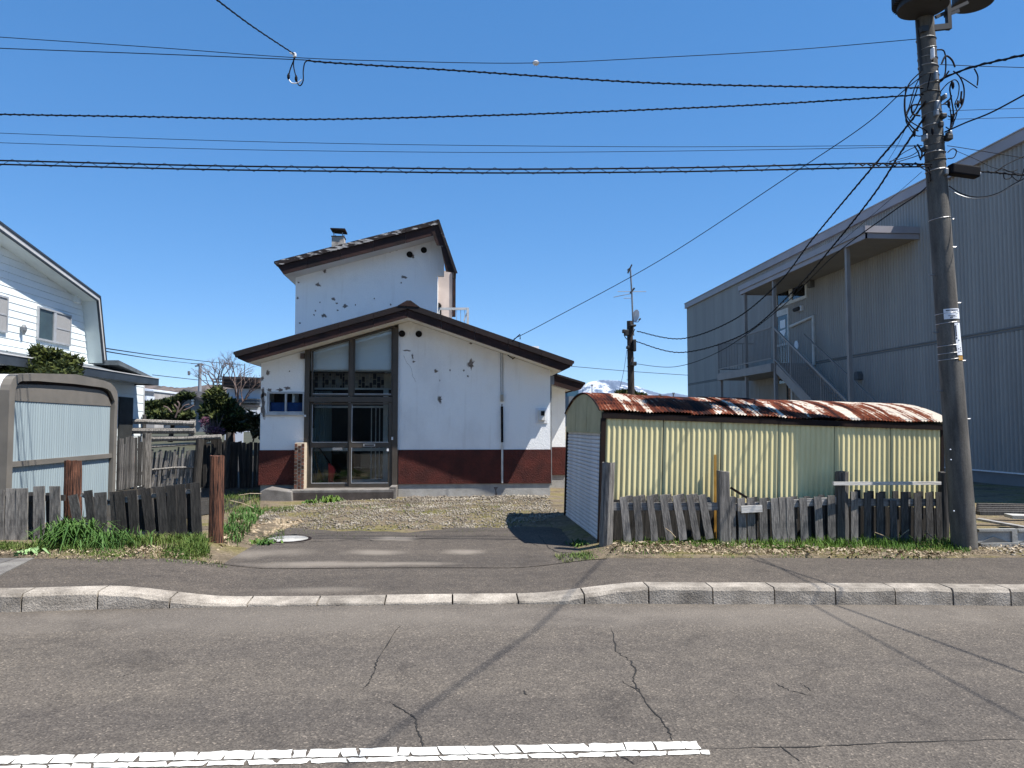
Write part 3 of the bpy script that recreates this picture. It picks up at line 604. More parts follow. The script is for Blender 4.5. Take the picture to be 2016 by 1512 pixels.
# tower
YT, YQ = 19.5, 18.85
ta, tb_, tc_ = PY(540, 515, YQ), PY(862, 433, YQ), PY(898, 537, YQ)
ttop = lambda x: ta.z+(tb_.z-ta.z)*(x-ta.x)/(tb_.x-ta.x) if x < tb_.x else tb_.z+(tc_.z-tb_.z)*(x-tb_.x)/(tc_.x-tb_.x)
tx = lambda px, py=560: PY(px, py, YT).x; tz = lambda py, px=720: PY(px, py, YT).z
x0, x1 = tx(582), tx(861); tsoff = lambda x: ttop(x)-.37
tw = MB().prism([(x0, 2.6), (x1, 2.6), (x1, tz(541)), (tx(874), tz(541)), (tx(874), tsoff(tx(874))+.25), (tb_.x-.05, tsoff(tb_.x-.05)+.1), (x0, tsoff(x0))], 'y', YT, YT+.15)
tw.box(x0, x0+.15, YT+.152, 23.4, 2.6, tsoff(x0)).box(x1-.15, x1, YT+.152, 23.4, 2.6, tz(541)).box(x0, x1, 23.4, 23.55, 2.6, tsoff(x0))
obj('tower_wall', tw, WHITE, house)
tr = MB().prism([(ta.x, ta.z), (tb_.x, tb_.z), (tb_.x, tb_.z-.05), (ta.x, ta.z-.05)], 'y', YQ-.03, 23.9).prism([(tb_.x, tb_.z), (tc_.x, tc_.z), (tc_.x-.06, tc_.z), (tb_.x, tb_.z-.13)], 'y', YQ-.03, 19.66)
troof = obj('tower_roof', tr, BROWND, house)
for i in range(5):
    a = ta.x+(tb_.x-ta.x)*i/5+.003; b = ta.x+(tb_.x-ta.x)*(i+1)/5-.003; c0 = a+(.22 if i == 0 else 0); bb = b-(.16 if i == 4 else 0)
    obj('fascia_board', MB().prism([(a+(.08 if i == 0 else 0), ttop(a)-.12), (b, ttop(b)-.12), (b-(.06 if i == 4 else 0), ttop(b)-.37), (c0, ttop(c0)-.37)], 'y', YQ+random.uniform(-.004, .004), YQ+.04), BROWN, troof)
    obj('verge_trim', MB().prism([(a, ttop(a)-.004), (b, ttop(b)-.004), (b, ttop(b)-.118), (a+(.06 if i == 0 else 0), ttop(a)-.118)], 'y', YQ-.05, YQ+.03), FLAKE, troof)
for f0, f1 in ((0, .5), (.5, 1)):
    P0 = tb_.lerp(tc_, f0); P1 = tb_.lerp(tc_, f1); w0 = .17
    obj('fascia_board', MB().prism([(P0.x+.0, P0.z-.02), (P1.x, P1.z), (P1.x-w0*1.5, P1.z+.03), (P0.x-w0*.9, P0.z-.30 if f0 == 0 else P0.z-.0)], 'y', YQ-.008, YQ+.04), BROWN, troof)
    obj('verge_trim', MB().prism([(P0.x+.035, P0.z), (P1.x+.035, P1.z-.01), (P1.x-.03, P1.z-.01), (P0.x-.03, P0.z)], 'y', YQ-.05, YQ+.03), BROWND, troof)
xa = ta.x+.22
obj('tower_soffit', MB().prism([(xa, ttop(xa)-.052), (tb_.x-.02, tb_.z-.06), (tb_.x-.1, tb_.z-.365), (xa, ttop(xa)-.365)], 'y', YQ+.045, 23.8), SOFF, house)
obj('eave_board', MB().prism([(ta.x+.03, ta.z-.052), (xa-.005, ttop(xa)-.052), (xa-.005, ttop(xa)-.365), (ta.x+.1, ta.z-.13)], 'y', YQ+.045, 23.85), BROWN, troof)
for x, y in ((806.5, 501), (834.5, 492.5)): vent(x, y, YT, .07)
for a in [(780,490,12,10),(768,493,6,7),(756,494,9,7),(812,505,8,6),(811,479,5,3),(631,523,4,4),(639,534,6,7),(626,561,7,8),(795,546,10,5),(790,557,3,3),(657,589,7,6),(663,597,5,3),(680,603,8,7),(638,621,8,7),(665,611,5,3),(737,588,3,3),(621,612,4,4),(588,556,4,3),(586,587,5,4),(618,620,3,4),(630,595,3,3),(590,636,4,3),(769,600,3,4),(700,600,2,4)]: patch(*a, YT)
YW = 20.9
obj('wing_wall', MB().box(PY(862,600,YW).x, PY(890,600,YW).x, YW, YW+.15, 3.0, PY(880,533,YW).z), M('wing_wall_pink', (.66, .56, .50), (.55, .46, .41), 2), house)
obj('wing_edge', MB().box(PY(890,600,YW).x+.002, PY(897,600,YW).x, YW-.04, YW+.2, PY(880,622,YW).z, PY(880,531,YW).z), BROWN, house)
obj('balcony_door', MB().prism([(PY(861,600,YW).x, 3.0), (PY(869,600,YW).x, 3.0), (PY(869,600,YW).x, PY(866,601,YW).z), (PY(866,600,YW).x, PY(866,597,YW).z), (PY(861,600,YW).x, PY(866,596,YW).z)], 'y', YW-.03, YW), BLACK, house)
Yb = 19.7; bp = lambda x, y: PY(x, y, Yb)
rl = obj('balcony_rail', MB().beam(bp(864,608), bp(922,608), .05, .06).beam(bp(921,606), bp(921,640), .06, .06).beam(bp(864,606), bp(864,640), .05, .05).beam(bp(913,632), bp(921,612), .03, .03), ALUW, house)
for x in (899, 907, 915): obj('baluster', MB().beam(bp(x,610), bp(x,640), .014, .014), ALU, rl)
# chimney
YC = 21.2; cp = lambda x, y: PY(x, y, YC)
ch = obj('chimney', MB().box(cp(653,470).x, cp(677,470).x, YC, YC+.35, 5.5, cp(665,466).z), M('chimney_render', (.50, .47, .42), (.18, .15, .13), 5, (2, 2, 1), .9, .4, 30), troof)
obj('chimney_rim', MB().box(cp(652,470).x, cp(678,470).x, YC-.02, YC+.37, cp(665,466).z+.001, cp(665,464.5).z), M('sooty_render', (.12, .09, .08), (.06, .05, .045), 6), troof)
for x in (657, 674):
    for y in (YC+.03, YC+.32): obj('cap_leg', MB().box(cp(x,460).x-.012, cp(x,460).x+.012, y-.012, y+.012, cp(x,465).z, cp(x,457).z), METALG, ch)
obj('chimney_cap', MB().prism([(cp(651,457).x, cp(651,452).z), (cp(680,457).x, cp(680,456).z+.02), (cp(680,450).x, cp(680,451).z), (cp(651,450).x, cp(651,450).z)], 'y', YC-.08, YC+.42), RUSTB, ch)

# annex behind on the right
YA = 18.4; ax = lambda px, py=850: PY(px, py, YA).x; az = lambda py, px=1100: PY(px, py, YA).z
e0, e1 = PY(1060, 725, YA-.6), PY(1152, 753, YA-.6)
at = lambda x: e0.z+(e1.z-e0.z)*(x-e0.x)/(e1.x-e0.x)
xr = ax(1113)
obj('annex_wall', MB().wall(XR_+.003, xr, az(880), lambda x: at(x)-.26, YA, YA+.14).box(xr-.14, xr, YA+.142, 23.5, az(880), at(xr)-.26), WHITE, house)
obj('annex_plinth', MB().box(XR_+.003, xr+.01, YA-.012, YA+.14, az(935), az(880)-.001), BAND, house)
obj('annex_foundation', MB().box(XR_+.003, xr-.01, YA+.02, YA+.13, 0, az(935)-.001), CONCL, house)
arf = obj('annex_roof', MB().prism([(e0.x, e0.z), (e1.x, e1.z), (e1.x, e1.z-.05), (e0.x, e0.z-.05)], 'y', YA-.63, 24), BROWND, house)
obj('fascia_board', MB().prism([(e0.x, e0.z-.052), (e1.x-.02, e1.z-.052), (e1.x-.1, e1.z-.16), (e1.x-.26, at(e1.x-.26)-.29), (e0.x, e0.z-.29)], 'y', YA-.6, YA-.56), BROWN, arf)
obj('annex_soffit', MB().prism([(e0.x, e0.z-.055), (e1.x-.27, at(e1.x-.27)-.055), (e1.x-.27, at(e1.x-.27)-.25), (e0.x, e0.z-.25)], 'y', YA-.55, 23.9), SOFF, house)
obj('annex_eave', MB().prism([(e1.x-.03, e1.z-.055), (e1.x-.26, at(e1.x-.26)-.055), (e1.x-.26, at(e1.x-.26)-.28), (e1.x-.1, e1.z-.15)], 'y', YA-.55, 23.9), BROWN, arf)

# things standing in the porch
# the house over the road, seen only as a dark shape mirrored in the panes
oh = thing('house_opposite', 'dark boarded house across the road, mirrored in the entrance glass', 'house', (-3, -14, 0))
obj('wall', MB().box(-13, 8, -20, -13.5, -.2, 4.1), M('opposite_wall', (.07, .065, .06), (.05, .045, .04), 1), oh)
obj('roof', MB().prism([(-14, 3.9), (-3, 6.9), (9, 3.9), (9, 4.15), (-3, 7.2), (-14, 4.15)], 'y', -20.5, -13), BROWND, oh)
obj('gable', MB().prism([(-13, 4.11), (8, 4.11), (-3, 6.85)], 'y', -20, -13.5), M('opposite_gable', (.10, .10, .10), (.08, .08, .08), 1), oh)
br_a, br_b = PY(617, 882, 17.0), PY(629, 950, 16.9)
bz = .242
broom = thing('broom', 'wooden handled straw broom leaning inside the glazed entrance', 'broom', (br_b.x, 16.9, bz))
obj('broom_handle', MB().tube([(br_a.x, 17.0, br_a.z), (br_b.x-.02, 16.9, .62)], .012, 6), M('broom_wood', (.32, .22, .11), (.22, .15, .07), 5), broom)
obj('bristles', MB().tube([(br_b.x-.02, 16.9, .64), (br_b.x, 16.88, .5), (br_b.x+.01, 16.9, bz)], [.02, .06, .10], 8), M('broom_straw', (.36, .24, .08), (.2, .12, .04), 20, (5, 5, .5)), broom)
dp = thing('dustpan', 'red long handled dustpan standing behind the left entrance door', 'dustpan', (PY(652, 950, 16.7).x, 16.7, bz))
qx = lambda px, py: PY(px, py, 16.7)
obj('pan', MB().prism([(qx(648,910).x, qx(648,912).z), (qx(657,917).x, qx(657,918).z), (qx(661,930).x, qx(661,925).z), (qx(657,940).x, qx(657,944).z), (qx(655,950).x, bz), (qx(648,950).x, bz)], 'y', 16.6, 16.75), REDP, dp)
obj('dustpan_handle', MB().tube([(qx(649,912).x, 16.7, qx(649,912).z), (qx(633,893).x, 16.9, qx(633,893).z), (qx(621,881).x, 17.0, qx(621,879).z)], .016, 6), CABLE, dp)
# ================================================================ RUSTY-ROOFED GARAGE
GX, GY, GL, GD = 1.92, 9.72, 4.62, 2.9
def rustmat():
    m, t, p = nt('rusted_sheet')
    s1 = noise(t, 1.0, (5.5, .25, .4), 3, .6); s2 = noise(t, 1.0, (26, 1.2, 2), 3, .6); s3 = noise(t, 9, (1, 1, 1), 5, .7); big = noise(t, 1.0, (1.7, 1.1, 1), 3)
    def addn(a, b, k):
        q = t.nodes.new('ShaderNodeMath'); q.operation = 'MULTIPLY_ADD'; q.inputs[1].default_value = k; t.links.new(b, q.inputs[0]); t.links.new(a, q.inputs[2]); return q.outputs[0]
    v = addn(addn(addn(s1.outputs[0], s2.outputs[0], .55), s3.outputs[0], .35), big.outputs[0], .6)
    r = ramp(t, v, [(.43, (.022, .011, .010)), (.465, (.075, .022, .013)), (.51, (.155, .04, .018)), (.53, (.24, .12, .075)), (.548, (.60, .53, .44))])
    tcx = t.nodes.new('ShaderNodeTexCoord'); sxx = t.nodes.new('ShaderNodeSeparateXYZ'); t.links.new(tcx.outputs['Object'], sxx.inputs[0])
    mrx = t.nodes.new('ShaderNodeMapRange'); mrx.inputs['From Min'].default_value = 2.6; mrx.inputs['From Max'].default_value = 4.8; mrx.inputs['To Max'].default_value = .12; t.links.new(sxx.outputs['X'], mrx.inputs[0]); v = addn(v, mrx.outputs[0], 1.0)
    dv = t.nodes.new('ShaderNodeMath'); dv.operation = 'MULTIPLY'; dv.inputs[1].default_value = .4; t.links.new(v, dv.inputs[0]); t.links.new(dv.outputs[0], r.inputs[0])
    oi = t.nodes.new('ShaderNodeObjectInfo'); h = t.nodes.new('ShaderNodeHueSaturation'); mr = t.nodes.new('ShaderNodeMapRange')
    mr.inputs['To Min'].default_value = .75; mr.inputs['To Max'].default_value = 1.2; t.links.new(oi.outputs['Random'], mr.inputs[0]); t.links.new(mr.outputs[0], h.inputs['Value']); t.links.new(r.outputs[0], h.inputs['Color'])
    t.links.new(h.outputs[0], p.inputs['Base Color']); p.inputs['Roughness'].default_value = .85; p.inputs['Specular IOR Level'].default_value = .08; bumpn(t, p, s3.outputs[0], .3, .004); return m
def creammat():
    m, t, p = nt('cream_sheet')
    s = noise(t, 1.0, (5, 5, .7), 4); col = ramp(t, s.outputs[0], [(.3, (.66, .57, .29)), (.6, (.80, .70, .37))]).outputs[0]
    tc = t.nodes.new('ShaderNodeTexCoord'); sx = t.nodes.new('ShaderNodeSeparateXYZ'); t.links.new(tc.outputs['Object'], sx.inputs[0])
    mr = t.nodes.new('ShaderNodeMapRange'); mr.inputs['From Min'].default_value = .95; mr.inputs['From Max'].default_value = .35; t.links.new(sx.outputs['Z'], mr.inputs[0])
    n2 = noise(t, 1.0, (7, 7, 2.2), 4, .7); f = t.nodes.new('ShaderNodeMath'); f.operation = 'MULTIPLY'; t.links.new(mr.outputs[0], f.inputs[0]); t.links.new(n2.outputs[0], f.inputs[1])
    col = mix(t, ramp(t, f.outputs[0], [(.2, (0, 0, 0)), (.62, (.9, .9, .9))]).outputs[0], col, (.30, .15, .05))
    st = noise(t, 1.0, (12, 12, .35), 3); col = mix(t, ramp(t, st.outputs[0], [(.6, (0, 0, 0)), (.75, (.35, .35, .35))]).outputs[0], col, (.36, .28, .15))
    t.links.new(col, p.inputs['Base Color']); p.inputs['Roughness'].default_value = .55; p.inputs['Specular IOR Level'].default_value = .3; return m
RUST, CREAM = rustmat(), creammat()
CREAMD = M('olive_cream_sheet', (.42, .385, .225), (.33, .30, .175), 3, rough=.6)
gar = thing('garage', 'small cream corrugated garage with rusty arched roof and roller shutter', 'garage', (GX, GY, .1), rot=(0, math.atan(.155/GL), 0))
ze, zr = 1.665, 1.945         # eave and crown heights above the garage base
npan = 6; pw = GL/npan; pitch = .0705
for k in range(npan):
    xs_ = []; x = k*pw+.035; end = (k+1)*pw+.03 if k < npan-1 else GL-.03
    while x < end:
        xs_ += [(x, .013), (x+.017, .013), (x+.023, 0), (x+.050, 0)]; x += pitch
    xs_ = [q for q in xs_ if q[0] <= end+.001]; dy = random.uniform(-.002, .003)
    V = [(a, -.016+b+dy, z) for z in (-.06, .5, 1.0, 1.595) for a, b in xs_]; n = len(xs_)
    obj('wall_panel', npmesh('wall_panel', V, [(j*n+i, j*n+i+1, (j+1)*n+i+1, (j+1)*n+i) for j in range(3) for i in range(n-1)]), CREAM, gar, local=True)
obj('dark_base_panel', MB().box(.05, GL-.05, -.03, -.02, -.1, .56), WOODK, gar, local=True)  # near-black panel along the garage foot, behind the pickets
obj('wall_lining', MB().box(.03, GL-.03, .05, .07, -.06, 1.6).box(.03, GL-.03, GD-.04, GD-.02, -.06, 1.6).box(GL-.03, GL, .05, GD-.02, -.06, 1.6), CREAMD, gar, local=True)
sc = MB(); x = .06
while x < GL-.05: sc.lathe([(.0, .0), (.006, .002), (.006, .008)], (x, .006, .80), 6); x += pitch*2
EX = .0
def arc(u):          # u 0..1 from front eave to rear eave
    t_ = 2*u-1; return GD/2+(GD/2+.045)*t_, ze+.03+(zr-ze)*(1-t_*t_)
NR = 8
for k in range(NR):
    x0 = -.05+(GL+.12)*k/NR; x1 = -.05+(GL+.12)*(k+1)/NR+.06; n = int((x1-x0)/.0105); V = []; na = 20; ph = random.uniform(0, 6); rise = .006*(k % 2)+.003
    for i in range(n+1):
        x = x0+(x1-x0)*i/n; w = .008*math.cos(2*math.pi*x/.042)
        for j in range(na+1):
            u = j/na; yy, zz = arc(u); droop = (.010*math.sin(x*3.1+ph)+.006*math.sin(x*9))*max(0, 1-u*7)+.010*math.sin(x*2+ph)*math.sin(u*5)
            V.append((x, yy-(.008 if j == 0 else 0), zz+w+rise+droop))
    T = [(i*(na+1)+j, (i+1)*(na+1)+j, (i+1)*(na+1)+j+1, i*(na+1)+j+1) for i in range(n) for j in range(na)]
    obj('roof_sheet', npmesh('roof_sheet', V, T), RUST, gar, local=True, smooth=True)
obj('eave_beam', MB().box(-.01, GL+.02, -.04, .028, 1.597, 1.672), RUSTB, gar, local=True); obj('eave_beam', MB().box(-.01, GL+.02, GD-.028, GD+.035, 1.597, 1.672), RUSTB, gar, local=True)
obj('corner_post', MB().box(-.02, .04, -.03, .045, -.08, 1.596), RUSTB, gar, local=True); obj('corner_post', MB().box(-.02, .05, GD-.05, GD+.02, -.08, 1.596), RUSTB, gar, local=True)
obj('corner_post', MB().box(GL-.035, GL+.012, -.012, .04, -.08, 1.596), RUSTB, gar, local=True)
# gable of three upright sheets, arched
cuts = [.0, GD*.36, GD*.68, GD]
zg = 1.42
for i in range(3):
    ys_ = np.linspace(cuts[i]+.004, cuts[i+1]-.004, 9); 
    def za(y): return ze+.028+(zr-ze)*max(0, 1-((y-GD/2)/(GD/2+.045))**2)
    obj('gable_panel', MB().prism([(ys_[0], zg), (ys_[-1], zg)]+[(y, za(y)-.012) for y in ys_[::-1]], 'x', -.02-.003*i, .01), CREAMD, gar, local=True)
obj('gable_panel', MB().prism([(0, 1.6), (GD, 1.6)]+[(y, za(y)-.012) for y in np.linspace(GD, 0, 17)], 'x', GL-.02, GL+.01), CREAMD, gar, local=True)
ar = [( -.045, y, za(y)+.004) for y in np.linspace(-.03, GD+.03, 25)]
obj('arch_trim', MB().tube(ar, .012, 5), RUSTB, gar, local=True)
sh = obj('roller_shutter', MB().box(.015, .03, .045, GD-.05, -.1, zg), RUSTB, gar, local=True)
nsl = 27; shh = (zg+.04)/nsl
sme = MB().prism([(0, 0), (-.012, shh*.15), (-.016, shh*.5), (-.012, shh*.8), (0, shh*.96)], 'y', 0, GD-.13)
sme.f = sme.f; sme = MB().add([(a, y, b) for y in (0, GD-.13) for a, b in [(0, 0), (-.012, shh*.15), (-.016, shh*.5), (-.012, shh*.8), (0, shh*.96)]], [(0,1,2,3,4),(9,8,7,6,5)]+[(i, (i+1) % 5, 5+(i+1) % 5, 5+i) for i in range(5)]).mesh('slat')
sme.materials.append(SHUT)
for i in range(nsl):
    s_ = obj('slat', sme, None, loc=(.013, .06, -.04+i*shh)); s_.parent = sh
obj('shutter_guide', MB().box(-.012, .014, .046, .062, -.1, zg), RUSTB, gar, local=True)
obj('header_trim', MB().box(-.034, -.004, .0, GD, zg-.022, zg+.004), CREAMD, gar, local=True)

# ================================================================ FENCES
def pickme(seed, w=.095, h=1, d=.022):
    r_ = random.Random(seed); a, b, c, e = [r_.uniform(-.012, .012) for _ in range(4)]
    mb = MB(); V = []
    for z, k in ((0, 1), (h*.35, r_.uniform(.95, 1.03)), (h*.7, r_.uniform(.95, 1.03)), (h, .98)):
        s_ = r_.uniform(-.006, .006)
        for (x, y) in ((-w/2*k+s_, -d/2), (w/2*k+s_, -d/2), (w/2*k+s_, d/2), (-w/2*k+s_, d/2)):
            V.append((x, y, z+((a if x < 0 else b) if z == h else 0)))
    F = [(0, 3, 2, 1), (12, 13, 14, 15)]+[(i*4+j, i*4+(j+1) % 4, (i+1)*4+(j+1) % 4, (i+1)*4+j) for i in range(3) for j in range(4)]
    return mb.add(V, F).mesh('picket')
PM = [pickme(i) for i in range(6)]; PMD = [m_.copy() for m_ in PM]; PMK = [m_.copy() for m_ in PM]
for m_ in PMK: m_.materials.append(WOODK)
for m_ in PM: m_.materials.append(WOODG)
for m_ in PMD: m_.materials.append(WOODD)
def picket(par, px0, pyt, px1, pyb, Y, wpx, dark=False, name='picket', dy=0):
    """one picket from its top pixel to its foot pixel on the fence plane"""
    a = PY(px0, pyt, Y); b = PY(px1, pyb, Y); d = a-b; L = d.length; w = wpx*Y/1500.0
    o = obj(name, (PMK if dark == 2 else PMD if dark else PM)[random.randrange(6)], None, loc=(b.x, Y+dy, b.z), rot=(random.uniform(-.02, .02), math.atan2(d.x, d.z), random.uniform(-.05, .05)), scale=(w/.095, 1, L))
    attach(o, par); return o
def log(par, px, pyt, pyb, Y, wpx, m, name='post', lean=0, n=12, taper=.95):
    a = PY(px+lean, pyt, Y); b = PY(px, pyb, Y); r_ = wpx*Y/3000.0; mb = MB(); V = []; K = 9; sd = random.Random(int(px)); off_ = [sd.uniform(.86, 1.08) for _ in range(n)]
    for k in range(K+1):
        c = b.lerp(a, k/K)
        for i in range(n):
            t = 2*math.pi*i/n; rr = r_*off_[i]*(1-(1-taper)*k/K)*sd.uniform(.96, 1.04)
            V.append((c.x+rr*math.cos(t), Y+rr*math.sin(t), c.z+(sd.uniform(-.012, .012) if k == K else 0)))
    V.append((a.x, Y, a.z-.01)); F = [(k*n+i, k*n+(i+1) % n, (k+1)*n+(i+1) % n, (k+1)*n+i) for k in range(K) for i in range(n)]+[(K*n+i, K*n+(i+1) % n, (K+1)*n) for i in range(n)]
    mb.add(V, F); return obj(name, mb, m, par, smooth=False)
# right fence before the garage
FY = 9.45
fr = thing('picket_fence', 'low grey weathered picket fence along the cream garage, with four stout posts', 'fence', (4.2, FY, .1))
log(fr, 1192, 911, 1075, FY, 27, WOODG, lean=6); 
p_ = PY(1423, 927, FY); q_ = PY(1425, 1075, FY); obj('post', MB().prism([(q_.x-.07, q_.z), (q_.x+.075, q_.z), (p_.x+.068, p_.z-.01), (p_.x-.068, p_.z+.008)], 'y', FY-.06, FY+.05), WOODG, fr, bevel=.008)
log(fr, 1657, 929, 1078, FY, 26, WOODD); log(fr, 1858, 929, 1080, FY, 22, WOODD)
lst = [(1226,977,1234,1068,15),(1252,976,1258,1066,15),(1278,975,1288,1064,14),(1303,974,1317,1062,15),(1329,974,1344,1062,16),(1355,974,1371,1062,14),(1380,974,1395,1060,16)]
for a in lst: picket(fr, a[0], a[1], a[2], a[3], FY, a[4], dy=-.035)
for a in [(1240,976,1244,1066,13),(1265,975,1270,1064,13),(1290,974,1298,1064,13),(1317,974,1326,1064,12),(1342,973,1352,1062,13),(1368,973,1380,1062,13),(1393,980,1406,1060,12)]:
    b_ = picket(fr, a[0], a[1], a[2]-(a[2]-a[0])*.7, 992, FY, a[4], dark=False, dy=.035)
for a in [(1437,978,1439,1068),(1457,980,1460,1072),(1475,980,1478,1070),(1499,981,1502,1068),(1522,981,1527,1068),(1538,978,1540,1066),(1552,979,1555,1066),(1578,979,1581,1066),(1607,977,1610,1064),(1633,976,1635,1066)]:
    picket(fr, *a, FY, 15.5, dy=-.035)
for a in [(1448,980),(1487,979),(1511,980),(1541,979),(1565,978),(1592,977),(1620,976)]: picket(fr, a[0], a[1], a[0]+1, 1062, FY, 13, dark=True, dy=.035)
for a in [(1679,968,1680,1066),(1704,968,1704,1066),(1729,969,1728,1066),(1755,984,1756,1068),(1777,969,1778,1068),(1803,970,1804,1068),(1826,969,1827,1068),(1846,969,1848,1070)]:
    picket(fr, *a, FY, 14.5, dark=a[0] > 1690, dy=-.035)
for a in [(1691,966),(1717,968),(1740,968),(1767,967),(1790,969),(1815,969),(1837,969)]: picket(fr, a[0], a[1], a[0], 1066, FY, 12, dark=True, dy=.035)
for a, b in (((1205,997),(1415,997)),((1432,1000),(1650,985)),((1665,989),(1852,989))):
    P, Q = PY(*a, FY), PY(*b, FY); obj('rail', MB().beam(P, Q, .03, .095), WOODH, fr)
P, Q = PY(1459,1003,FY-.08), PY(1500,1001,FY-.08); obj('loose_batten', MB().beam(P, Q, .03, .085), WHITEW, fr)
P, Q = PY(1640,952,FY-.15), PY(1852,951,FY-.02); obj('top_rail', MB().beam(P, Q, .03, .042), WHITEW, fr)
ys = MB(); P, Q = PY(1408,895,9.62), PY(1408,1062,9.62); obj('stake', MB().beam(P, Q, .03, .02), GOLD, fr)
tag(obj('iron_bar', MB().beam(PY(1438,960,9.58), PY(1474,982,9.54), .025, .03), RUSTB), 'dark rusty iron bar leaning behind the grey pickets near the second post', 'bar')
# left fence, two stretches
LY = 9.72
fl = thing('picket_fence', 'low grey picket fence at the left edge before the pale blue storage shed', 'fence', (-5, LY, .2))
for a in [(2,965,3,1072,18),(26,962,25,1068,20),(47,962,46,1068,20),(80,958,81,1066,20),(112,956,110,1052,19)]: picket(fl, *a[:4], LY, a[4], dy=-.035)
for a in [(14,985),(36,985),(63,970),(97,970)]: picket(fl, a[0], a[1], a[0], 1064, LY, 17, dark=True, dy=.035)
for y in (984, 1050): obj('rail', MB().beam(PY(-60, y, LY), PY(128, y-4, LY), .035, .07), WOODD, fl)
log(fl, 143, 907, 1080, 9.85, 31, LOG, lean=0)
fm = thing('picket_fence', 'dark collapsing picket fence between the two red brown log posts', 'fence', (-3.7, LY, .2))
lst = [(146,974,158,1040,16),(176,966,186,1048,15),(199,970,203,1055,22),(226,967,230,1062,15),(238,967,244,1066,17),(262,964,268,1070,17),(289,962,301,1068,18),(318,957,326,1070,17),(340,955,341,1060,17),(356,954,362,1066,17),(386,951,391,1066,18)]
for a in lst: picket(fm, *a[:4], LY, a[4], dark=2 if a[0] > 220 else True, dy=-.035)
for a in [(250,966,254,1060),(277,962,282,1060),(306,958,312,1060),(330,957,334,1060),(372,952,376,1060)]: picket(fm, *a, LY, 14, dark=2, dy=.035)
for pts in ([(160,973),(205,991),(230,990)],[(178,990),(260,984)],[(232,984),(395,965)],[(150,1030),(250,1050),(398,1052)]):
    for a, b in zip(pts, pts[1:]): obj('rail', MB().beam(PY(*a, LY), PY(*b, LY), .03, .05), WOODH, fm)
tag(log(None, 424, 897, 1075, 9.8, 29, LOG, lean=3, name='log_post'), 'tall red brown log post at the left side of the driveway', 'post')
# old fence left of the house, running back then across
FB = 18.9
fb = thing('board_fence', 'ramshackle old paling fence in the shade left of the white house', 'fence', (-6, FB, .1))
for i in range(13):
    t = i/12; px = 232+55*t; Yq = 14.2+(FB-14.2)*(t**.8); picket(fb, px+random.uniform(-1, 1), 870-8*t+random.uniform(-8, 8), px+random.uniform(-4, 1), 966-12*t, Yq, random.uniform(3, 4.5), dark=random.random() < .35)
SP = [m_.copy() for m_ in PM]
for m_ in SP: m_.materials.clear(); m_.materials.append(WOODS)
def spick(px0, pyt, px1, pyb, Y, wpx):
    a = PY(px0, pyt, Y); b = PY(px1, pyb, Y); d = a-b
    attach(obj('picket', SP[random.randrange(6)], None, loc=(b.x, Y, b.z), rot=(0, math.atan2(d.x, d.z), random.uniform(-.1, .1)), scale=(wpx*Y/1500/.095, 1, d.length)), fb)
px = 297
while px < 384: spick(px+random.uniform(2, 6), 884+random.uniform(-5, 6), px-random.uniform(2, 10), 958, FB+random.uniform(-.06, .06), random.uniform(3, 4.6)); px += random.uniform(4, 5.6)
px = 396
while px < 512: picket(fb, px+random.uniform(-1, 1), 868+random.uniform(-5, 5), px+random.uniform(-3, 2), 965, FB+.1+random.uniform(-.04, .04), random.uniform(5, 8), dark=2); px += random.uniform(6, 8)  # blackest wood here, house shade put into its colour
for px, yt, w, ln, m_ in ((288,853,16,2,WOODS),(266,862,7,0,WOODD),(386,864,15,8,WOODK),(447,852,10,3,WOODK),(284,816,8,0,WOODD)): log(fb, px, yt, 968, FB-.12 if px != 284 else FB+.5, w, m_, lean=ln)
for a, b, h in (((250,829),(384,834),.12),((244,848),(384,848),.14),((300,864),(436,860),.12),((297,880),(384,874),.05),((236,895),(290,880),.06),((240,935),(290,930),.07),((300,925),(384,920),.05)):
    P, Q = PY(*a, FB-.05), PY(*b, FB-.05); obj('board', MB().tube([P, P.lerp(Q, .5)+Vector((0, 0, random.uniform(-.02, .02))), Q], h/2, 8), WOODS, fb)
obj('post', MB().beam(PY(380,826,FB), PY(376,862,FB), .12, .05), WOODS, fb); obj('rusty_patch', MB().box(PY(282,0,FB-.23).x, PY(294,0,FB-.23).x, FB-.25, FB-.22, PY(288,910,FB).z, PY(288,897,FB).z), LOG, fb)

# ================================================================ GREY CLAD BUILDING ON THE RIGHT
BX = 14.2; gb = thing('apartment_building', 'large grey ribbed metal clad building with outside stair and canopy', 'building', (20, 30, 0))
y0_, y1_ = 12.5, 44.4; zt = 8.62
V = []; y = y0_; P_ = []
while y < y1_:
    P_ += [(-.018, y), (-.018, y+.07), (.024, y+.082), (.024, y+.138)]; y += .15
n = len(P_); zmid = 4.05
for nm, za_, zb2 in (('wall', .42, 3.98), ('wall', 4.1, zt)):
    V = [(BX+a, b, z) for z in (za_, zb2) for a, b in P_]
    obj(nm, npmesh(nm, V, [(i, i+1, n+i+1, n+i) for i in range(n-1)]), GREY, gb)
obj('wall_core', MB().box(BX+.026, 30, y0_, y1_-.01, 0, zt), GREY, gb); obj('far_corner', MB().box(BX-.02, BX+.03, y1_-.05, y1_+.02, .4, zt), GREY, gb)
obj('seam_trim', MB().box(BX-.02, BX+.02, y0_, y1_, 3.985, 4.02).box(BX-.02, BX+.02, y0_, y1_, 4.055, 4.095), M('seam_metal', (.16, .17, .175), (.14, .15, .155), 2), gb)
obj('plinth', MB().box(BX+.02, BX+.2, y0_, y1_, -.2, .385), M('building_plinth', (.20, .205, .215), (.16, .165, .17), 1.2), gb); obj('base_trim', MB().box(BX-.03, BX+.03, y0_, y1_, .385, .42), PLATE, gb)
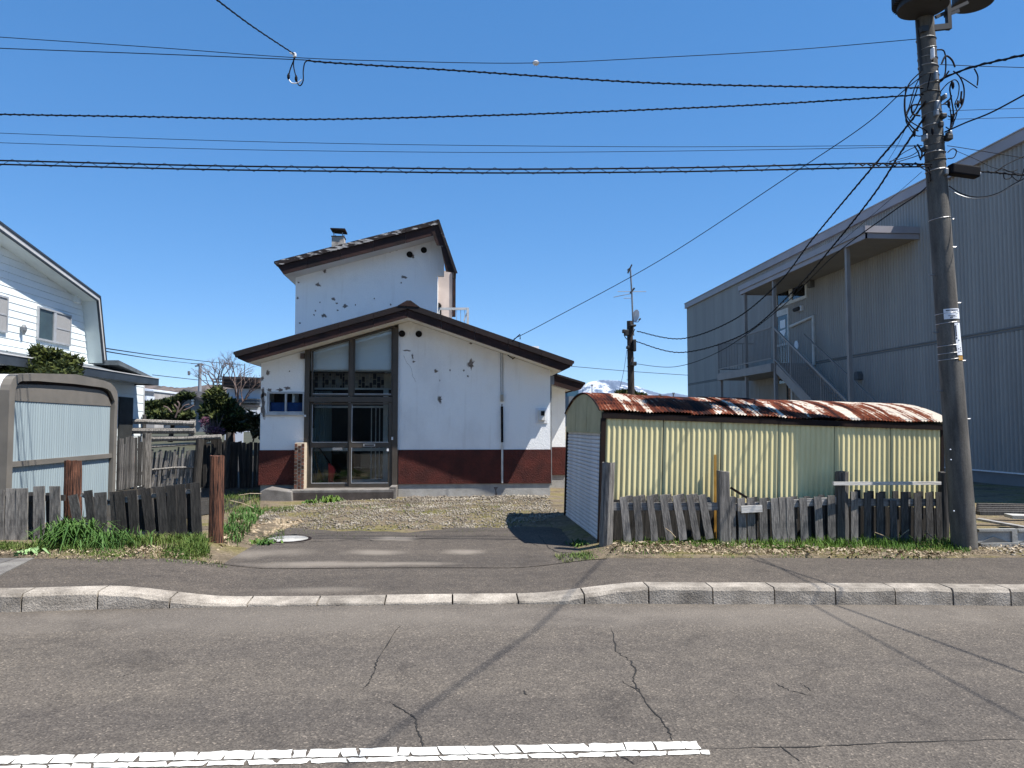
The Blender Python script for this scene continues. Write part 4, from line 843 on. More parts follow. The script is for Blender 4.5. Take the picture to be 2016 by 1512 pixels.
rf = obj('roof', MB().box(BX-.12, 30.3, y0_-.1, y1_+.12, zt+.001, zt+.29), GTRIM, gb); obj('roof_flashing', MB().box(BX-.15, 30.4, y0_-.15, y1_+.16, zt+.291, zt+.32), M('flashing', (.42, .42, .44), (.36, .36, .38), 2), rf)
# canopy
cx0, cy0, cy1, cz0, cz1 = 12.5, 21.75, 31.85, 7.28, 7.62
cn = obj('canopy', MB().box(cx0+.05, BX, cy0+.05, cy1-.05, cz0, cz0+.05), GSOFF, gb)
obj('fascia', MB().box(cx0, cx0+.04, cy0, cy1, cz0-.03, cz0+.13).box(cx0-.05, cx0+.03, cy0, cy1, cz0+.135, cz1).box(cx0, BX, cy0, cy0+.045, cz0-.03, cz0+.13).box(cx0-.05, BX, cy0-.05, cy0+.03, cz0+.135, cz1).box(cx0, BX, cy1-.04, cy1, cz0-.03, cz1), GTRIM, cn)
obj('canopy_deck', MB().box(cx0+.05, BX, cy0+.06, cy1-.06, cz0+.06, cz1-.01), GTRIM, cn)
for Yc in (23.05, 28.55, 31.45): obj('column', MB().box(12.55, 12.67, Yc-.06, Yc+.06, 0, cz0-.001), GCOL, gb)
obj('column', MB().box(12.55, 12.67, 34.4, 34.52, 0, 3.7), GCOL, gb)
# landing and rails
ld = obj('landing', MB().box(12.45, BX, 28.62, 34.55, 3.70, 4.02), GCOL, gb)
rl2 = obj('railing', MB().beam((12.5, 28.65, 5.43), (12.5, 34.5, 5.43), .05, .05).beam((12.5, 28.65, 4.22), (12.5, 34.5, 4.22), .04, .04).beam((12.5, 34.5, 5.43), (BX, 34.5, 5.43), .05, .05).beam((12.5, 34.5, 4.22), (BX, 34.5, 4.22), .04, .04), GCOL, gb)
bme2 = MB().box(-.011, .011, -.011, .011, 0, 1.2).mesh('baluster'); bme2.materials.append(GCOL)
for i in range(44): obj('baluster', bme2, None, rl2, loc=(12.5, 28.75+i*.13, 4.22))
for i in range(12): obj('baluster', bme2, None, rl2, loc=(12.62+i*.13, 34.5, 4.22))
obj('newel', MB().beam((12.5, 34.5, 4.0), (12.5, 34.5, 5.45), .06, .06), GCOL, rl2)
# stair descending towards the street
sy0, sy1 = 28.5, 21.6; sz0, sz1 = 3.95, .1
stx = obj('stair', MB().beam((12.62, sy0, sz0-.12), (12.62, sy1, sz1-.0), .06, .34).beam((13.7, sy0, sz0-.12), (13.7, sy1, sz1), .06, .34), GCOL, gb)
nst = 21
for i in range(nst):
    t = (i+.5)/nst; yy = sy0+(sy1-sy0)*t; zz = sz0+(sz1-sz0)*t
    obj('tread', MB().box(12.66, 13.66, yy-.16, yy+.14, zz, zz+.045), GCOL, stx); obj('riser', MB().box(12.66, 13.66, yy+.13, yy+.142, zz+.046, zz+.17), GCOL, stx)
srl = obj('stair_rail', MB().beam((12.55, sy0, sz0+1.45), (12.55, sy1, sz1+1.38), .06, .07).beam((12.55, sy0, sz0+.22), (12.55, sy1, sz1+.18), .035, .04).beam((13.75, sy0, sz0+1.2), (13.75, sy1, sz1+1.15), .05, .05), GCOL, gb)
for i in range(46):
    t = (i+.5)/46; obj('baluster', bme2, None, srl, loc=(12.55, sy0+(sy1-sy0)*t, sz0+(sz1-sz0)*t+.22), scale=(1.9 if i % 15 == 9 else 1,)*2+(1,))
# doors, windows, fittings on the long wall (a pixel on the wall plane gives Y and Z)
bp2 = lambda px, py: PX(px, py, BX-.03)
def xpanel(par, name, q, x0, x1, m):
    (a, b) = q; y_0, y_1 = sorted((a[0], b[0])); z_0, z_1 = sorted((a[1], b[1])); return obj(name, MB().box(x0, x1, y_0, y_1, z_0, z_1), m, par)
Ya, Yb_ = bp2(1528, 600).y, bp2(1553, 620).y
zd1, zd0 = 6.55, 4.03
dr = obj('door', MB().box(BX-.06, BX, Yb_, Yb_+.1, zd0, zd1).box(BX-.06, BX, Ya-.1, Ya, zd0, zd1).box(BX-.06, BX, Yb_+.1, Ya-.1, zd1-.25, zd1).box(BX-.06, BX, Yb_+.1, Ya-.1, zd0, zd0+.18).box(BX-.06, BX, Yb_+.1, Ya-.1, 5.0, 5.1), ALUW, gb)
for a, b in ((zd0+.18, 5.0), (5.1, zd1-.25)): obj('pane', MB().box(BX-.035, BX-.025, Yb_+.1, Ya-.1, a, b), GLASSD, dr)
ym = (Yb_+Ya)/2
obj('notice', MB().box(BX-.045, BX-.037, ym-.28, ym+.22, 5.75, 6.1), PLATE, dr); obj('notice', MB().prism([(ym-.3, 5.55), (ym-.1, 5.32), (ym, 5.3), (ym+.25, 5.5), (ym+.25, 5.66), (ym-.3, 5.68)], 'x', BX-.045, BX-.037), PLATE, dr)
wy1, wy0 = bp2(1528, 590).y, bp2(1589, 590).y; wz1_, wz0_ = 7.45, 6.68
wn_ = obj('window', MB().box(BX-.06, BX, wy0, wy1, wz0_, wz0_+.12).box(BX-.06, BX, wy0, wy1, wz1_-.12, wz1_).box(BX-.06, BX, wy0, wy0+.12, wz0_+.12, wz1_-.12).box(BX-.06, BX, wy1-.12, wy1, wz0_+.12, wz1_-.12).box(BX-.06, BX, (wy0+wy1)/2-.14, (wy0+wy1)/2+.14, wz0_+.12, wz1_-.12), ALUW, gb)
for a, b in ((wy0+.12, (wy0+wy1)/2-.14), ((wy0+wy1)/2+.14, wy1-.12)): obj('pane', MB().box(BX-.03, BX-.02, a, b, wz0_+.12, wz1_-.12), GLASSD, wn_)
wn2 = obj('window', MB().box(BX-.06, BX, Yb_-.2, Yb_-.08, 1.9, 3.6).box(BX-.06, BX, Yb_-.08, Ya, 1.9, 2.05).box(BX-.06, BX, Ya-.1, Ya, 2.05, 3.6), ALUW, gb); obj('pane', MB().box(BX-.03, BX-.02, Yb_-.08, Ya-.1, 2.05, 3.6), GLASSD, wn2)
wn3 = obj('window', MB().box(BX-.06, BX, Yb_-.2, Yb_-.08, .3, 1.6).box(BX-.06, BX, Yb_-.08, Ya, 1.48, 1.6).box(BX-.06, BX, Ya-.1, Ya, .3, 1.48), ALUW, gb); obj('pane', MB().box(BX-.03, BX-.02, Yb_-.08, Ya-.1, .3, 1.48), GLASSD, wn3)
obj('garage_door', MB().box(BX-.05, BX, 31.0, 33.9, .1, 3.4), M('taupe_door', (.26, .245, .225), (.22, .21, .19), 2), gb)
obj('flue', MB().tube([(BX-.06, bp2(1558,640).y, 5.72), (BX-.06, bp2(1603,628).y, 5.86), (BX-.06, bp2(1604,720).y, 3.95)], .07, 8), ALUW, gb)
c = bp2(1568, 680); obj('round_sign', MB().add([(BX-.05, c.y+.17*math.cos(a), c.z+.2*math.sin(a)) for a in np.linspace(0, 2*math.pi, 17)[:-1]]+[(BX-.0, c.y+.17*math.cos(a), c.z+.2*math.sin(a)) for a in np.linspace(0, 2*math.pi, 17)[:-1]], [tuple(range(16))]+[(i, (i+1) % 16, 16+(i+1) % 16, 16+i) for i in range(16)]), PLATE, gb)
for px, py in ((1600, 558), (1694, 739)):
    c = bp2(px, py); obj('wall_lamp', MB().box(BX-.2, BX, c.y-.13, c.y+.13, c.z-.16, c.z+.04).prism([(c.y-.13, c.z+.041), (c.y+.13, c.z+.041), (c.y+.08, c.z+.13), (c.y-.08, c.z+.13)], 'x', BX-.2, BX), M('lamp_grey', (.14, .14, .14), (.1, .1, .1), 5), gb, bevel=.01)
c = bp2(1579, 607); cm_ = obj('camera_bracket', MB().box(BX-.12, BX, c.y-.1, c.y+.1, c.z-.1, c.z+.1), PLATE, gb); obj('camera_body', MB().tube([(BX-.14, c.y, c.z), (BX-.2, c.y+.35, c.z-.02)], .08, 10), TRANS, cm_)

# ================================================================ LEFT: WHITE GAMBREL HOUSE
HXW, HXR = -7.68, -7.35
lh = thing('gambrel_house', 'white boarded house with gambrel gable, dark roof trim and a sliding window', 'house', (-11, 14, 0))
g0, g1, g2 = PX(0, 436, HXR), PX(197, 583, HXR), PX(210, 714, HXR)
sl1 = (g0.z-g1.z)/(g1.y-g0.y); ap = g0.y-2.2; az_ = g0.z+sl1*2.2
def gab(y):
    y = abs(y-ap)+ap
    return az_-(y-ap)*sl1 if y < g1.y else (g1.z-(y-g1.y)*(g1.z-g2.z)/(g2.y-g1.y))
def yspan(z): # half-extent in y of the wall under the roof at height z
    off_ = .12
    if z < g1.z-off_: return g1.y+(g1.z-z)*(g2.y-g1.y)/(g1.z-g2.z)-.05-ap
    return max(0, (az_-off_-z)/sl1)
zlow = 2.86; row = .128; z = zlow; k = 0
jy = PX(163, 620, HXW).y
while z < az_-.3:
    h = yspan(z+row*.5)
    if h > .15:
        cutsy = [c_ for c_ in (ap-h, PX(14, 600, HXW).y, jy, ap+h) if ap-h <= c_ <= ap+h]
        for a, b in zip(cutsy, cutsy[1:]):
            if b-a > .02: obj('siding_board', MB().prism([(HXW-.012, z+row-.002), (HXW+.004, z+row-.002), (HXW+.012, z+.004), (HXW-.012, z+.004)], 'y', a+.002, b-.002), SIDING, lh)
    z += row
obj('gable_core', MB().prism([(ap-g2.y+ap-.0, zlow-.1), (g2.y-.05, zlow-.1), (g1.y-.06, g1.z-.12), (ap, az_-.12), (2*ap-g1.y+.06, g1.z-.12)], 'x', HXW-6, HXW-.013), SIDING, lh)
prof_o = [(g2.y, g2.z-.02), (g1.y, g1.z), (ap, az_), (2*ap-g1.y, g1.z), (2*ap-g2.y, g2.z)]
def roofband(name, d0, d1, xa, xb, m, par):
    mb = MB()
    for (p, q) in zip(prof_o, prof_o[1:]):
        def inn_(pt, d):
            y, z_ = pt
            if abs(y-ap) < 1e-6: return (y, z_-d*1.15)
            s_ = 1 if y > ap else -1
            return (y-s_*d*(.98 if z_ < g1.z-.1 else .75), z_-d*(0 if z_ < g1.z-.1 else .95))
        mb.prism([inn_(p, d0), inn_(q, d0), inn_(q, d1), inn_(p, d1)], 'x', xa, xb)
    return obj(name, mb, m, par)
lr = roofband('roof', 0, .05, HXR-.02, HXW-6, NAVY, lh); lr.name = 'roof'
roofband('verge_board', .0, .035, HXR-.018, HXR+.02, NAVY, lr); roofband('verge_board', .037, .105, HXR-.03, HXR+.005, LTRIM, lr); roofband('verge_board', .107, .128, HXR-.03, HXR+.012, NAVY, lr)
roofband('soffit', .07, .13, HXW-.01, HXR-.031, M('soffit_white', (.60, .66, .66), (.52, .58, .58), 2), lr)
# sliding window, second window at the picture's edge, lamp, vent hood
def lwin(ya, yb, za_, zb2):
    w = obj('window', MB().box(HXW, HXW+.05, ya, yb, za_, za_+.035).box(HXW, HXW+.05, ya, yb, zb2-.035, zb2).box(HXW, HXW+.05, ya, ya+.035, za_+.035, zb2-.035).box(HXW, HXW+.05, yb-.035, yb, za_+.035, zb2-.035).box(HXW+.01, HXW+.045, (ya+yb)/2-.05, (ya+yb)/2+.05, za_+.035, zb2-.035), ALU, lh)
    m_ = (ya+yb)/2
    obj('pane', MB().box(HXW+.02, HXW+.025, ya+.035, m_-.05, za_+.035, zb2-.035), M('dark_pane', (.05, .08, .09), (.04, .06, .07), 4, rough=.08, spec=.6), w)
    obj('insect_screen', MB().box(HXW+.03, HXW+.034, m_+.05, yb-.035, za_+.035, zb2-.035), M('screen_grey', (.30, .30, .30), (.26, .26, .26), 30), w)
    obj('screen_bar', MB().box(HXW+.034, HXW+.042, m_+.05, yb-.035, (za_+zb2)/2-.02, (za_+zb2)/2+.005), ALU, w)
lwin(PX(70, 640, HXW).y, PX(136, 640, HXW).y, 3.20, 3.83); lwin(PX(-70, 640, HXW).y, PX(10, 640, HXW).y, 3.20, 3.83)
c = PX(39, 650, HXW); obj('wall_lamp', MB().lathe([(.02, .1), (.05, .05), (.05, 0), (.015, -.08)], (HXW+.07, c.y, c.z), 8).box(HXW, HXW+.07, c.y-.02, c.y+.02, c.z+.02, c.z+.05), METALG, lh)
c = PX(147, 592, HXW); obj('vent_hood', MB().prism([(c.y-.1, c.z-.04), (c.y+.12, c.z-.04), (c.y+.06, c.z+.1), (c.y-.06, c.z+.1)], 'x', HXW, HXW+.08), SIDING, lh)
# skirt roof and lower storey
ky0, ky1 = 8.0, PX(313, 742, -7.0).y; kz = 2.60
sk2 = obj('skirt_roof', MB().prism([(-7.05, kz+.10), (-7.05, kz+.14), (-8.0, 3.0), (-8.0, 2.9)], 'y', ky0, ky1-.02).prism([(g2.y-.1, 3.0), (ky1-.05, kz+.14), (ky1-.05, kz+.08), (g2.y-.1, 2.9)], 'x', -9.5, -7.06), SLATE, lh)
obj('eave_fascia', MB().box(-7.06, -7.0, ky0, ky1, kz-.03, kz+.125), NAVY, sk2); obj('gutter_edge', MB().box(-7.05, -6.985, ky0, ky1+.01, kz+.126, kz+.145), LTRIM, sk2); obj('eave_fascia', MB().box(-9.5, -7.061, ky1-.06, ky1, kz-.03, kz+.125), NAVY, sk2)
obj('eave_soffit', MB().box(-7.6, -7.062, ky0, ky1-.065, kz+.0, kz+.04), M('eave_grey', (.4, .44, .45), (.34, .37, .38), 2), sk2)
lw = -7.55; ly1 = PX(283, 780, lw).y; z = -.05; row2 = .2
while z < kz:
    obj('siding_board', MB().prism([(lw-.012, min(z+row2, kz)-.002), (lw+.004, min(z+row2, kz)-.002), (lw+.012, z+.004), (lw-.012, z+.004)], 'y', ky0, ly1), SIDING, lh); z += row2
obj('lower_core', MB().box(lw-6, lw-.013, ky0+.1, ly1-.005, -.1, 2.9), SIDING, lh); obj('corner_trim', MB().box(lw-.02, lw+.018, ly1-.05, ly1+.012, -.1, kz), LTRIM, lh)
dy0, dy1 = PX(232, 800, lw).y, PX(258, 800, lw).y
obj('shed_door', MB().box(lw+.013, lw+.05, dy0, dy1, .1, PX(245, 782, lw).z), M('dark_door', (.035, .038, .038), (.02, .022, .022), 4), lh)

# pale blue storage shed
SX = -5.6; st = thing('storage_shed', 'pale blue and taupe steel storage shed behind the low fence', 'shed', (-6.6, 11.8, .1))
q = lambda px, py: PX(px, py, SX)
ya, yb = q(14, 900).y, q(229, 900).y; ztop_ = [(ya, q(20, 768).z), (ya+.02, q(20, 757).z), (ya+.07, q(24, 746).z), (ya+.14, q(30, 739).z), (ya+.22, q(38, 736).z), (q(75, 735).y, q(75, 735).z), (q(150, 737).y, q(150, 737).z), (q(205, 749).y, q(205, 749).z), (q(218, 754).y, q(218, 754).z), (q(226, 762).y, q(226, 762).z), (yb-.03, q(230, 771).z), (yb, q(232, 785).z)]
outer = [(ya-.0, 0)]+ztop_+[(yb, 0)]
fr_t = .10
inner = [(ya+.13, 0), (ya+.13, q(30, 775).z), (ya+.22, q(38, 752).z), (q(150, 752).y, q(150, 757).z), (q(218, 764).y, q(218, 764).z), (yb-.12, q(224, 780).z), (yb-.12, 0)]
mb = MB(); 
def strip(mb, o_, i_, x0, x1):
    L = min(len(o_), len(i_)); 
    for k in range(L-1): mb.prism([o_[k], o_[k+1], i_[k+1], i_[k]], 'x', x0, x1)
inner = [(ya+.13, 0), (ya+.13, q(30, 772).z), (ya+.15, q(30, 763).z), (ya+.18, q(33, 756).z), (ya+.22, q(36, 752).z), (ya+.28, q(42, 750).z), (q(75, 750).y, q(75, 750).z), (q(150, 753).y, q(150, 756).z), (q(203, 763).y, q(203, 763).z), (q(212, 766).y, q(212, 766).z), (q(218, 771).y, q(218, 771).z), (q(221, 776).y, q(221, 777).z), (yb-.12, q(223, 790).z), (yb-.12, 0)]
o2 = outer
gk = [(y_+(.012 if y_ < 11.5 else -.012), z_-.012) for y_, z_ in inner]; gk2 = [(y_+(.035 if y_ < 11.5 else -.035), z_-.04) for y_, z_ in inner]
mg = MB()
for k_ in range(2, len(inner)-2): mg.prism([inner[k_], inner[k_+1], gk2[k_+1], gk2[k_]], 'x', SX-.11, SX-.045)
obj('recess_shadow_strip', mg, RUSTB, st)  # black strip painting the shadow line inside the frame recess
strip(mb, o2, inner, SX-.12, SX)
obj('frame', mb, STRIM, st)
zp1 = q(100, 793).z; zp0 = q(100, 905).z
obj('head_panel', MB().prism([(ya+.14, zp1+.004), (yb-.13, zp1+.004), (yb-.14, q(224, 783).z), (q(218, 768).y, q(218, 768).z), (q(150, 758).y, q(150, 760).z), (ya+.24, q(38, 756).z), (ya+.14, q(30, 778).z)], 'x', SX-.11, SX-.05), STRIM, st)
def ribbed(y0, y1, z0, z1, name):
    P_ = []; y = y0
    while y < y1: P_ += [(0, y), (0, y+.045), (.006, y+.05), (.006, y+.06)]; y += .065
    P_ = [p for p in P_ if p[1] <= y1]; n = len(P_)
    V = [(SX-.06-a, b, z) for z in (z0, z1) for a, b in P_]; o = obj(name, npmesh(name, V, [(i, i+1, n+i+1, n+i) for i in range(n-1)]), BLUEP, st); return o
zb1 = 1.10; 
ribbed(ya+.13, yb-.12, zb1+.035, zp1, 'wall_panel'); ribbed(ya+.13, yb-.12, -.05, zb1-.035, 'wall_panel')
obj('mid_rail', MB().box(SX-.07, SX-.02, ya+.13, yb-.12, zb1-.035, zb1+.035), STRIM, st)
obj('backing', MB().box(SX-.115, SX-.08, ya+.13, yb-.12, -.05, 1.95), STRIM, st)
# front face towards the street, rear and curved white roof ribs running left
obj('front_panel', MB().box(SX-4, SX-.125, ya+.03, ya+.06, -.05, q(20, 785).z), M('deep_blue_sheet', (.12, .19, .27), (.09, .14, .20), 2), st)
obj('rear_panel', MB().box(SX-4, SX-.125, yb-.06, yb-.03, -.05, 1.95), BLUEP, st)
for k in range(24):
    x1_ = SX-.125-k*.16; prof_ = [(a, b-.012-.012*(k % 2)) for a, b in ztop_]
    mb = MB(); n_ = len(prof_)
    V = [(x, a, b) for x in (x1_-.158, x1_) for a, b in prof_]+[(x, a, b-.03) for x in (x1_-.158, x1_) for a, b in prof_]
    F = [(i, i+1, n_+i+1, n_+i) for i in range(n_-1)]+[(2*n_+i, 3*n_+i, 3*n_+i+1, 2*n_+i+1) for i in range(n_-1)]+[(n_+i, n_+i+1, 3*n_+i+1, 3*n_+i) for i in range(n_-1)]+[(i, 2*n_+i, 2*n_+i+1, i+1) for i in range(n_-1)]
    obj('roof_rib', mb.add(V, F), PLATE, st)
# ================================================================ CONCRETE UTILITY POLE
UY = 9.05
def up(px, py, Y=UY): return PY(px, py, Y)
pb, pt = up(1900, 1090), up(1812, -70)
pole = thing('utility_pole', 'tall leaning concrete utility pole with bands, step bolts and notices', 'pole', pb)
AX = [pb.lerp(pt, k/14) for k in range(15)]
obj('shaft', MB().tube([pb-Vector((0, 0, .3))]+AX, [.150]+[.148-(.148-.104)*k/14 for k in range(15)], 24), POLEC, pole, smooth=True)
def axis(py):
    lo, hi = 0.0, 1.0
    r = ray(1850, py)
    z = PY(1850, py, UY).z; t = (z-pb.z)/(pt.z-pb.z); return pb.lerp(pt, t), .148-.044*t
PDIR = (pt-pb).normalized()
PX1 = Vector((1, 0, 0)); PX1 = (PX1-PDIR*PX1.dot(PDIR)).normalized(); PX2 = PDIR.cross(PX1)
def ringp(py, tilt=0, k=1.02, a0=0, a1=2*math.pi, n=24):
    c, r = axis(py); return [c+(PX1*math.cos(a0+(a1-a0)*i/n)+PX2*math.sin(a0+(a1-a0)*i/n))*r*k+PDIR*tilt*math.cos(a0+(a1-a0)*i/n) for i in range(n+1)]
for py in (80,100,118,134,152,168,186,206,226,250,272,287,303,318,337):
    obj('band', MB().tube(ringp(py, random.uniform(-.02, .02)), random.choice([.004, .006, .008]), 5, cap=False), random.choice([METALG, METALG, TRANS, STEEL, POLEC]), pole)
for py in (432, 617, 636, 680, 695, 707): obj('wire_tie', MB().tube(ringp(py, .01), .004, 5, cap=False), STEEL, pole)
for i, py in enumerate((432, 487, 541, 597, 654, 711, 769, 826)):
    c, r = axis(py); s_ = 1 if i % 2 else -1
    if i == 0: s_ = 1
    d = PX1*s_; p0 = c+d*r*.9; obj('step_bolt', MB().tube([p0, p0+d*.075, p0+d*.085+Vector((0, 0, .012))], .008, 6), STEEL if s_ > 0 else METALG, pole)
for px, py in ((1871, 885), (1878, 1006), (1872, 905)):
    c, r = axis(py); obj('rivet', MB().lathe([(.008, -.006), (.01, 0), (.006, .008)], up(px, py, UY-r-.004), 8), PLATE, pole)
def wrap(py0, py1, a0, a1, k, m, name):
    V = []; n = 10
    for py in (py0, (py0+py1)/2, py1):
        c, r = axis(py)
        for i in range(n+1):
            a = a0+(a1-a0)*i/n; V.append(c+(PX1*math.cos(a)-Vector((0, 1, 0))*math.sin(a))*(r*k))
    return obj(name, MB().add(V, [(j*(n+1)+i, j*(n+1)+i+1, (j+1)*(n+1)+i+1, (j+1)*(n+1)+i) for j in range(2) for i in range(n)]), m, pole, smooth=True)
pl1 = wrap(610, 630, R(40), R(140), 1.03, PLATE, 'notice_plate'); pl2 = wrap(638, 686, R(52), R(92), 1.03, PLATE, 'number_plate'); pl3 = wrap(675, 701, R(51), R(90), 1.035, PLATE, 'number_plate'); wrap(702, 711, R(50), R(84), 1.04, GOLD, 'ochre_tag')
def pr(par, py0, py1, a0, a1, k=1.045):
    o = wrap(py0, py1, R(a0+42), R(a1+42), k, PRINT, 'print'); 
    o.parent = None; attach(o, par)
for a in range(18, 88, 7): pr(pl1, 612.2, 613.6+random.random(), a, a+5.5)
for a in (38, 46): pr(pl1, 616.3, 618, a, a+5)
for a in range(22, 40, 6): pr(pl1, 620, 620.8, a, a+4)
pr(pl1, 623.3, 624.3, 42, 78); pr(pl1, 626.2, 628.3, 56, 62); pr(pl1, 626.2, 628.3, 63, 69); pr(pl1, 624.9, 625.4, 30, 66)
pr(pl2, 640, 641.2, 30, 36)
for py in np.arange(643, 664, 3.1): pr(pl2, py, py+2.7, 41, 48)
pr(pl2, 666, 670, 41, 48); pr(pl2, 671, 673, 28, 36)
for py in (686, 689.5, 693): pr(pl3, py, py+1.7, 20, 27)
for py in (688, 694): pr(pl3, py, py+1.5, 34, 41)
# riser conduit up the left of the shaft, hardware blocks
obj('riser_pipe', MB().tube([up(1806, 40, UY-.02), up(1810, 90, UY-.02), up(1815, 140, UY-.02)], .022, 8), TRANS, pole)
for px, py, w, h in ((1836,105,5,24),(1842,150,7,20),(1852,245,9,12),(1845,208,10,20),(1868,270,14,12),(1843,222,8,14),(1860,190,6,10),(1870,262,7,9),(1822,270,6,12),(1857,228,12,10),(1822,292,8,10),(1862,338,8,14)):
    p_ = up(px, py, UY-.13); s_ = 9/1500
    obj('hardware', MB().box(p_.x-w*s_/2, p_.x+w*s_/2, UY-.16, UY-.06, p_.z-h*s_/2, p_.z+h*s_/2), random.choice([TRANS, METALG, METALG, PORC if w < 6 else TRANS]), pole, bevel=.012)
# looping leads around the pole head (pixel control points, given a spread in depth)
loops = [[(1812,142),(1790,165),(1781,195),(1783,230),(1795,250),(1808,258)],[(1812,150),(1800,175),(1790,210),(1782,226)],[(1808,168),(1797,200),(1786,225),(1784,240),(1798,262)],
 [(1783,170),(1782,215),(1790,236),(1805,247),(1822,256),(1824,262),(1812,268),(1800,266)],[(1814,190),(1803,215),(1792,232)],[(1812,206),(1796,208),(1797,224),(1812,228)],
 [(1845,98),(1858,100),(1862,120),(1860,148),(1850,160)],[(1877,140),(1890,152),(1898,175),(1895,205),(1880,225),(1876,240)],[(1852,180),(1865,165),(1880,157),(1888,168),(1886,190),(1880,205),(1884,222),(1876,245)],
 [(1874,160),(1870,175),(1873,195),(1877,225),(1872,250)],[(1858,205),(1870,195),(1873,188)],[(1850,208),(1860,205),(1870,212),(1872,240),(1868,262),(1858,268)],[(1838,105),(1834,135),(1828,165),(1826,176)],
 [(1866,228),(1878,236),(1872,254),(1862,250)],[(1806,284),(1815,300),(1812,315)],[(1800,287),(1808,300),(1812,312),(1822,300)],[(1866,300),(1875,293),(1883,297),(1878,310),(1866,312)],
 [(1892,152),(1905,160),(1924,173)],[(1918,135),(1925,150),(1924,168)],[(1854,125),(1862,110),(1874,118),(1880,132)],[(1868,140),(1855,158),(1846,162)],[(1880,205),(1890,200),(1893,180)],[(1805,325),(1830,340),(1832,350)],[(1815,322),(1828,330),(1831,345),(1828,360)]]
for i, l in enumerate(loops):
    yy = UY-.16+.1*((i*37) % 7)/7
    obj('lead', MB().tube(spline([up(x, y, yy+.02*math.sin(k)) for k, (x, y) in enumerate(l)], 5), random.choice([.007, .009, .011]), 6), CABLE, pole)
for px, py in ((1876,168),(1886,205),(1868,205),(1836,258),(1800,262),(1893,200),(1874,232)):
    p_ = up(px, py, UY-.14); obj('connector', MB().lathe([(.006, -.05), (.018, -.02), (.018, .02), (.006, .05)], p_, 8), CABLE, pole)
# bracket and transformers (hung on the pole: things of their own)
obj('bracket', MB().beam(up(1812, 58, UY-.1), up(1870, 52, UY-.02), .05, .07).beam(up(1868, 58, UY-.02), up(1864, -30, UY-.02), .05, .06).beam(up(1842, 34, UY), up(1905, 5, UY), .03, .04).beam(up(1862, 28, UY), up(1884, 20, UY+.2), .06, .07), TRANS, pole)
for (px, py, yy, rr, lab, ln) in ((1817, 14, 8.80, .285, 'dark finned transformer drum mounted on the near left of the pole head', 1), (1915, 6, 9.45, .245, 'dark smooth transformer drum mounted on the right of the pole head', 0)):
    c = up(px, py, yy); t_ = thing('transformer', lab, 'transformer', c, 'transformers on the concrete pole')
    obj('tank', MB().lathe([(0, .02), (rr*.9, .02), (rr*.93, .0), (rr, .01), (rr, .75), (rr*.9, .80), (0, .84)], c, 28), TRANS, t_, smooth=False)
    obj('bottom_rim', MB().lathe([(rr*.93, -.012), (rr*1.03, -.012), (rr*1.03, .03), (rr*.93, .03)], c, 28), TRANS, t_)
    for s_ in (-.1, .1): obj('bushing', MB().lathe([(.03, .84), (.045, .88), (.03, .92), (.045, .96), (.02, 1.02)], c+Vector((s_, 0, 0)), 10), PORC, t_)
    if ln:
        for i in range(22):
            a = R(95+i*8); d = Vector((math.cos(a), math.sin(a), 0)); obj('fin', MB().beam(c+d*(rr+.03)+Vector((0, 0, .06)), c+d*(rr+.03)+Vector((0, 0, .7)), .012, .07, up=d), TRANS, t_)

# ================================================================ WIRES
def drift(x): return .75*(1815-x)/1815
def wire(label, pts, r, name='overhead_wire', twist=0, group='overhead wires', parts=None, m=CABLE, step=8, on=0):
    P = spline([PY(x, y, Y+(drift(x) if abs(Y-UY) < .13 and x < 1815 else 0)) for x, y, Y in pts], step); mb = MB(); r = r*.82
    if on:
        d_ = (P[-1]-P[-9]).normalized(); P += [P[-1]+d_*k-Vector((0, 0, (k*.04-k*k*.004*0))) for k in range(1, on)]
    mb.tube(P, r, 6)
    if twist:
        L = [0]
        for a, b in zip(P, P[1:]): L.append(L[-1]+(b-a).length)
        n = int(L[-1]/twist*6); Q = []; j = 0
        for i in range(n+1):
            s_ = L[-1]*i/n
            while j < len(P)-2 and L[j+1] < s_: j += 1
            c = P[j].lerp(P[j+1], (s_-L[j])/max(1e-6, L[j+1]-L[j])); a = 2*math.pi*s_/twist
            Q.append(c+Vector((0, math.cos(a), math.sin(a)))*r*1.25)
        mb.tube(Q, r*.62, 5)
    return single(name, mb, m, label, 'wire', group)
ext = lambda pts, L=None: pts
UW = UY
w1 = wire('topmost thin wire, with a pale round insulator halfway along it', [(-400,45,UW),(0,73,UW),(300,93,UW),(575,113,UW),(800,121,UW),(1048,124,UW),(1300,113,UW),(1560,98,UW),(1815,76,UW)], .0055)
c = PY(1055, 124, UW+drift(1055)); obj('insulator', MB().lathe([(.004, -.03), (.026, -.024), (.042, -.008), (.03, 0), (.042, .008), (.026, .024), (.004, .03)], c, 14), PORC, w1)
wire('second thin wire from the left, ending at the hanging splice', [(-400,78,UW),(0,95,UW),(300,106,UW),(575,117,UW),(605,119,UW)], .0065)
w3 = wire('thick twisted cable sloping from the hanging splice down to the pole', [(603,119,UW),(660,124,UW),(900,139,UW),(1200,159,UW),(1360,166,UW),(1600,171,UW),(1818,173,UW-.12)], .011, twist=.13)
for l, mm in (([(606,119),(600,124),(597,140),(597,158),(592,168),(587,166),(583,152),(578,130),(579,112)], CABLE), ([(583,108),(577,122),(571,138),(568,152)], CABLE), ([(569,157),(574,163),(582,164),(588,162),(594,157)], PLATE)):
    obj('splice_loop', MB().tube(spline([PY(x, y, UW+drift(600)-.02) for x, y in l], 5), .0075, 6), mm, w3)
for px, py in ((568, 150), (583, 154)): obj('splice_cap', MB().lathe([(.004, -.05), (.018, -.02), (.018, .01), (.006, .04)], PY(px, py, UW+drift(600)-.02), 8), CABLE, w3)
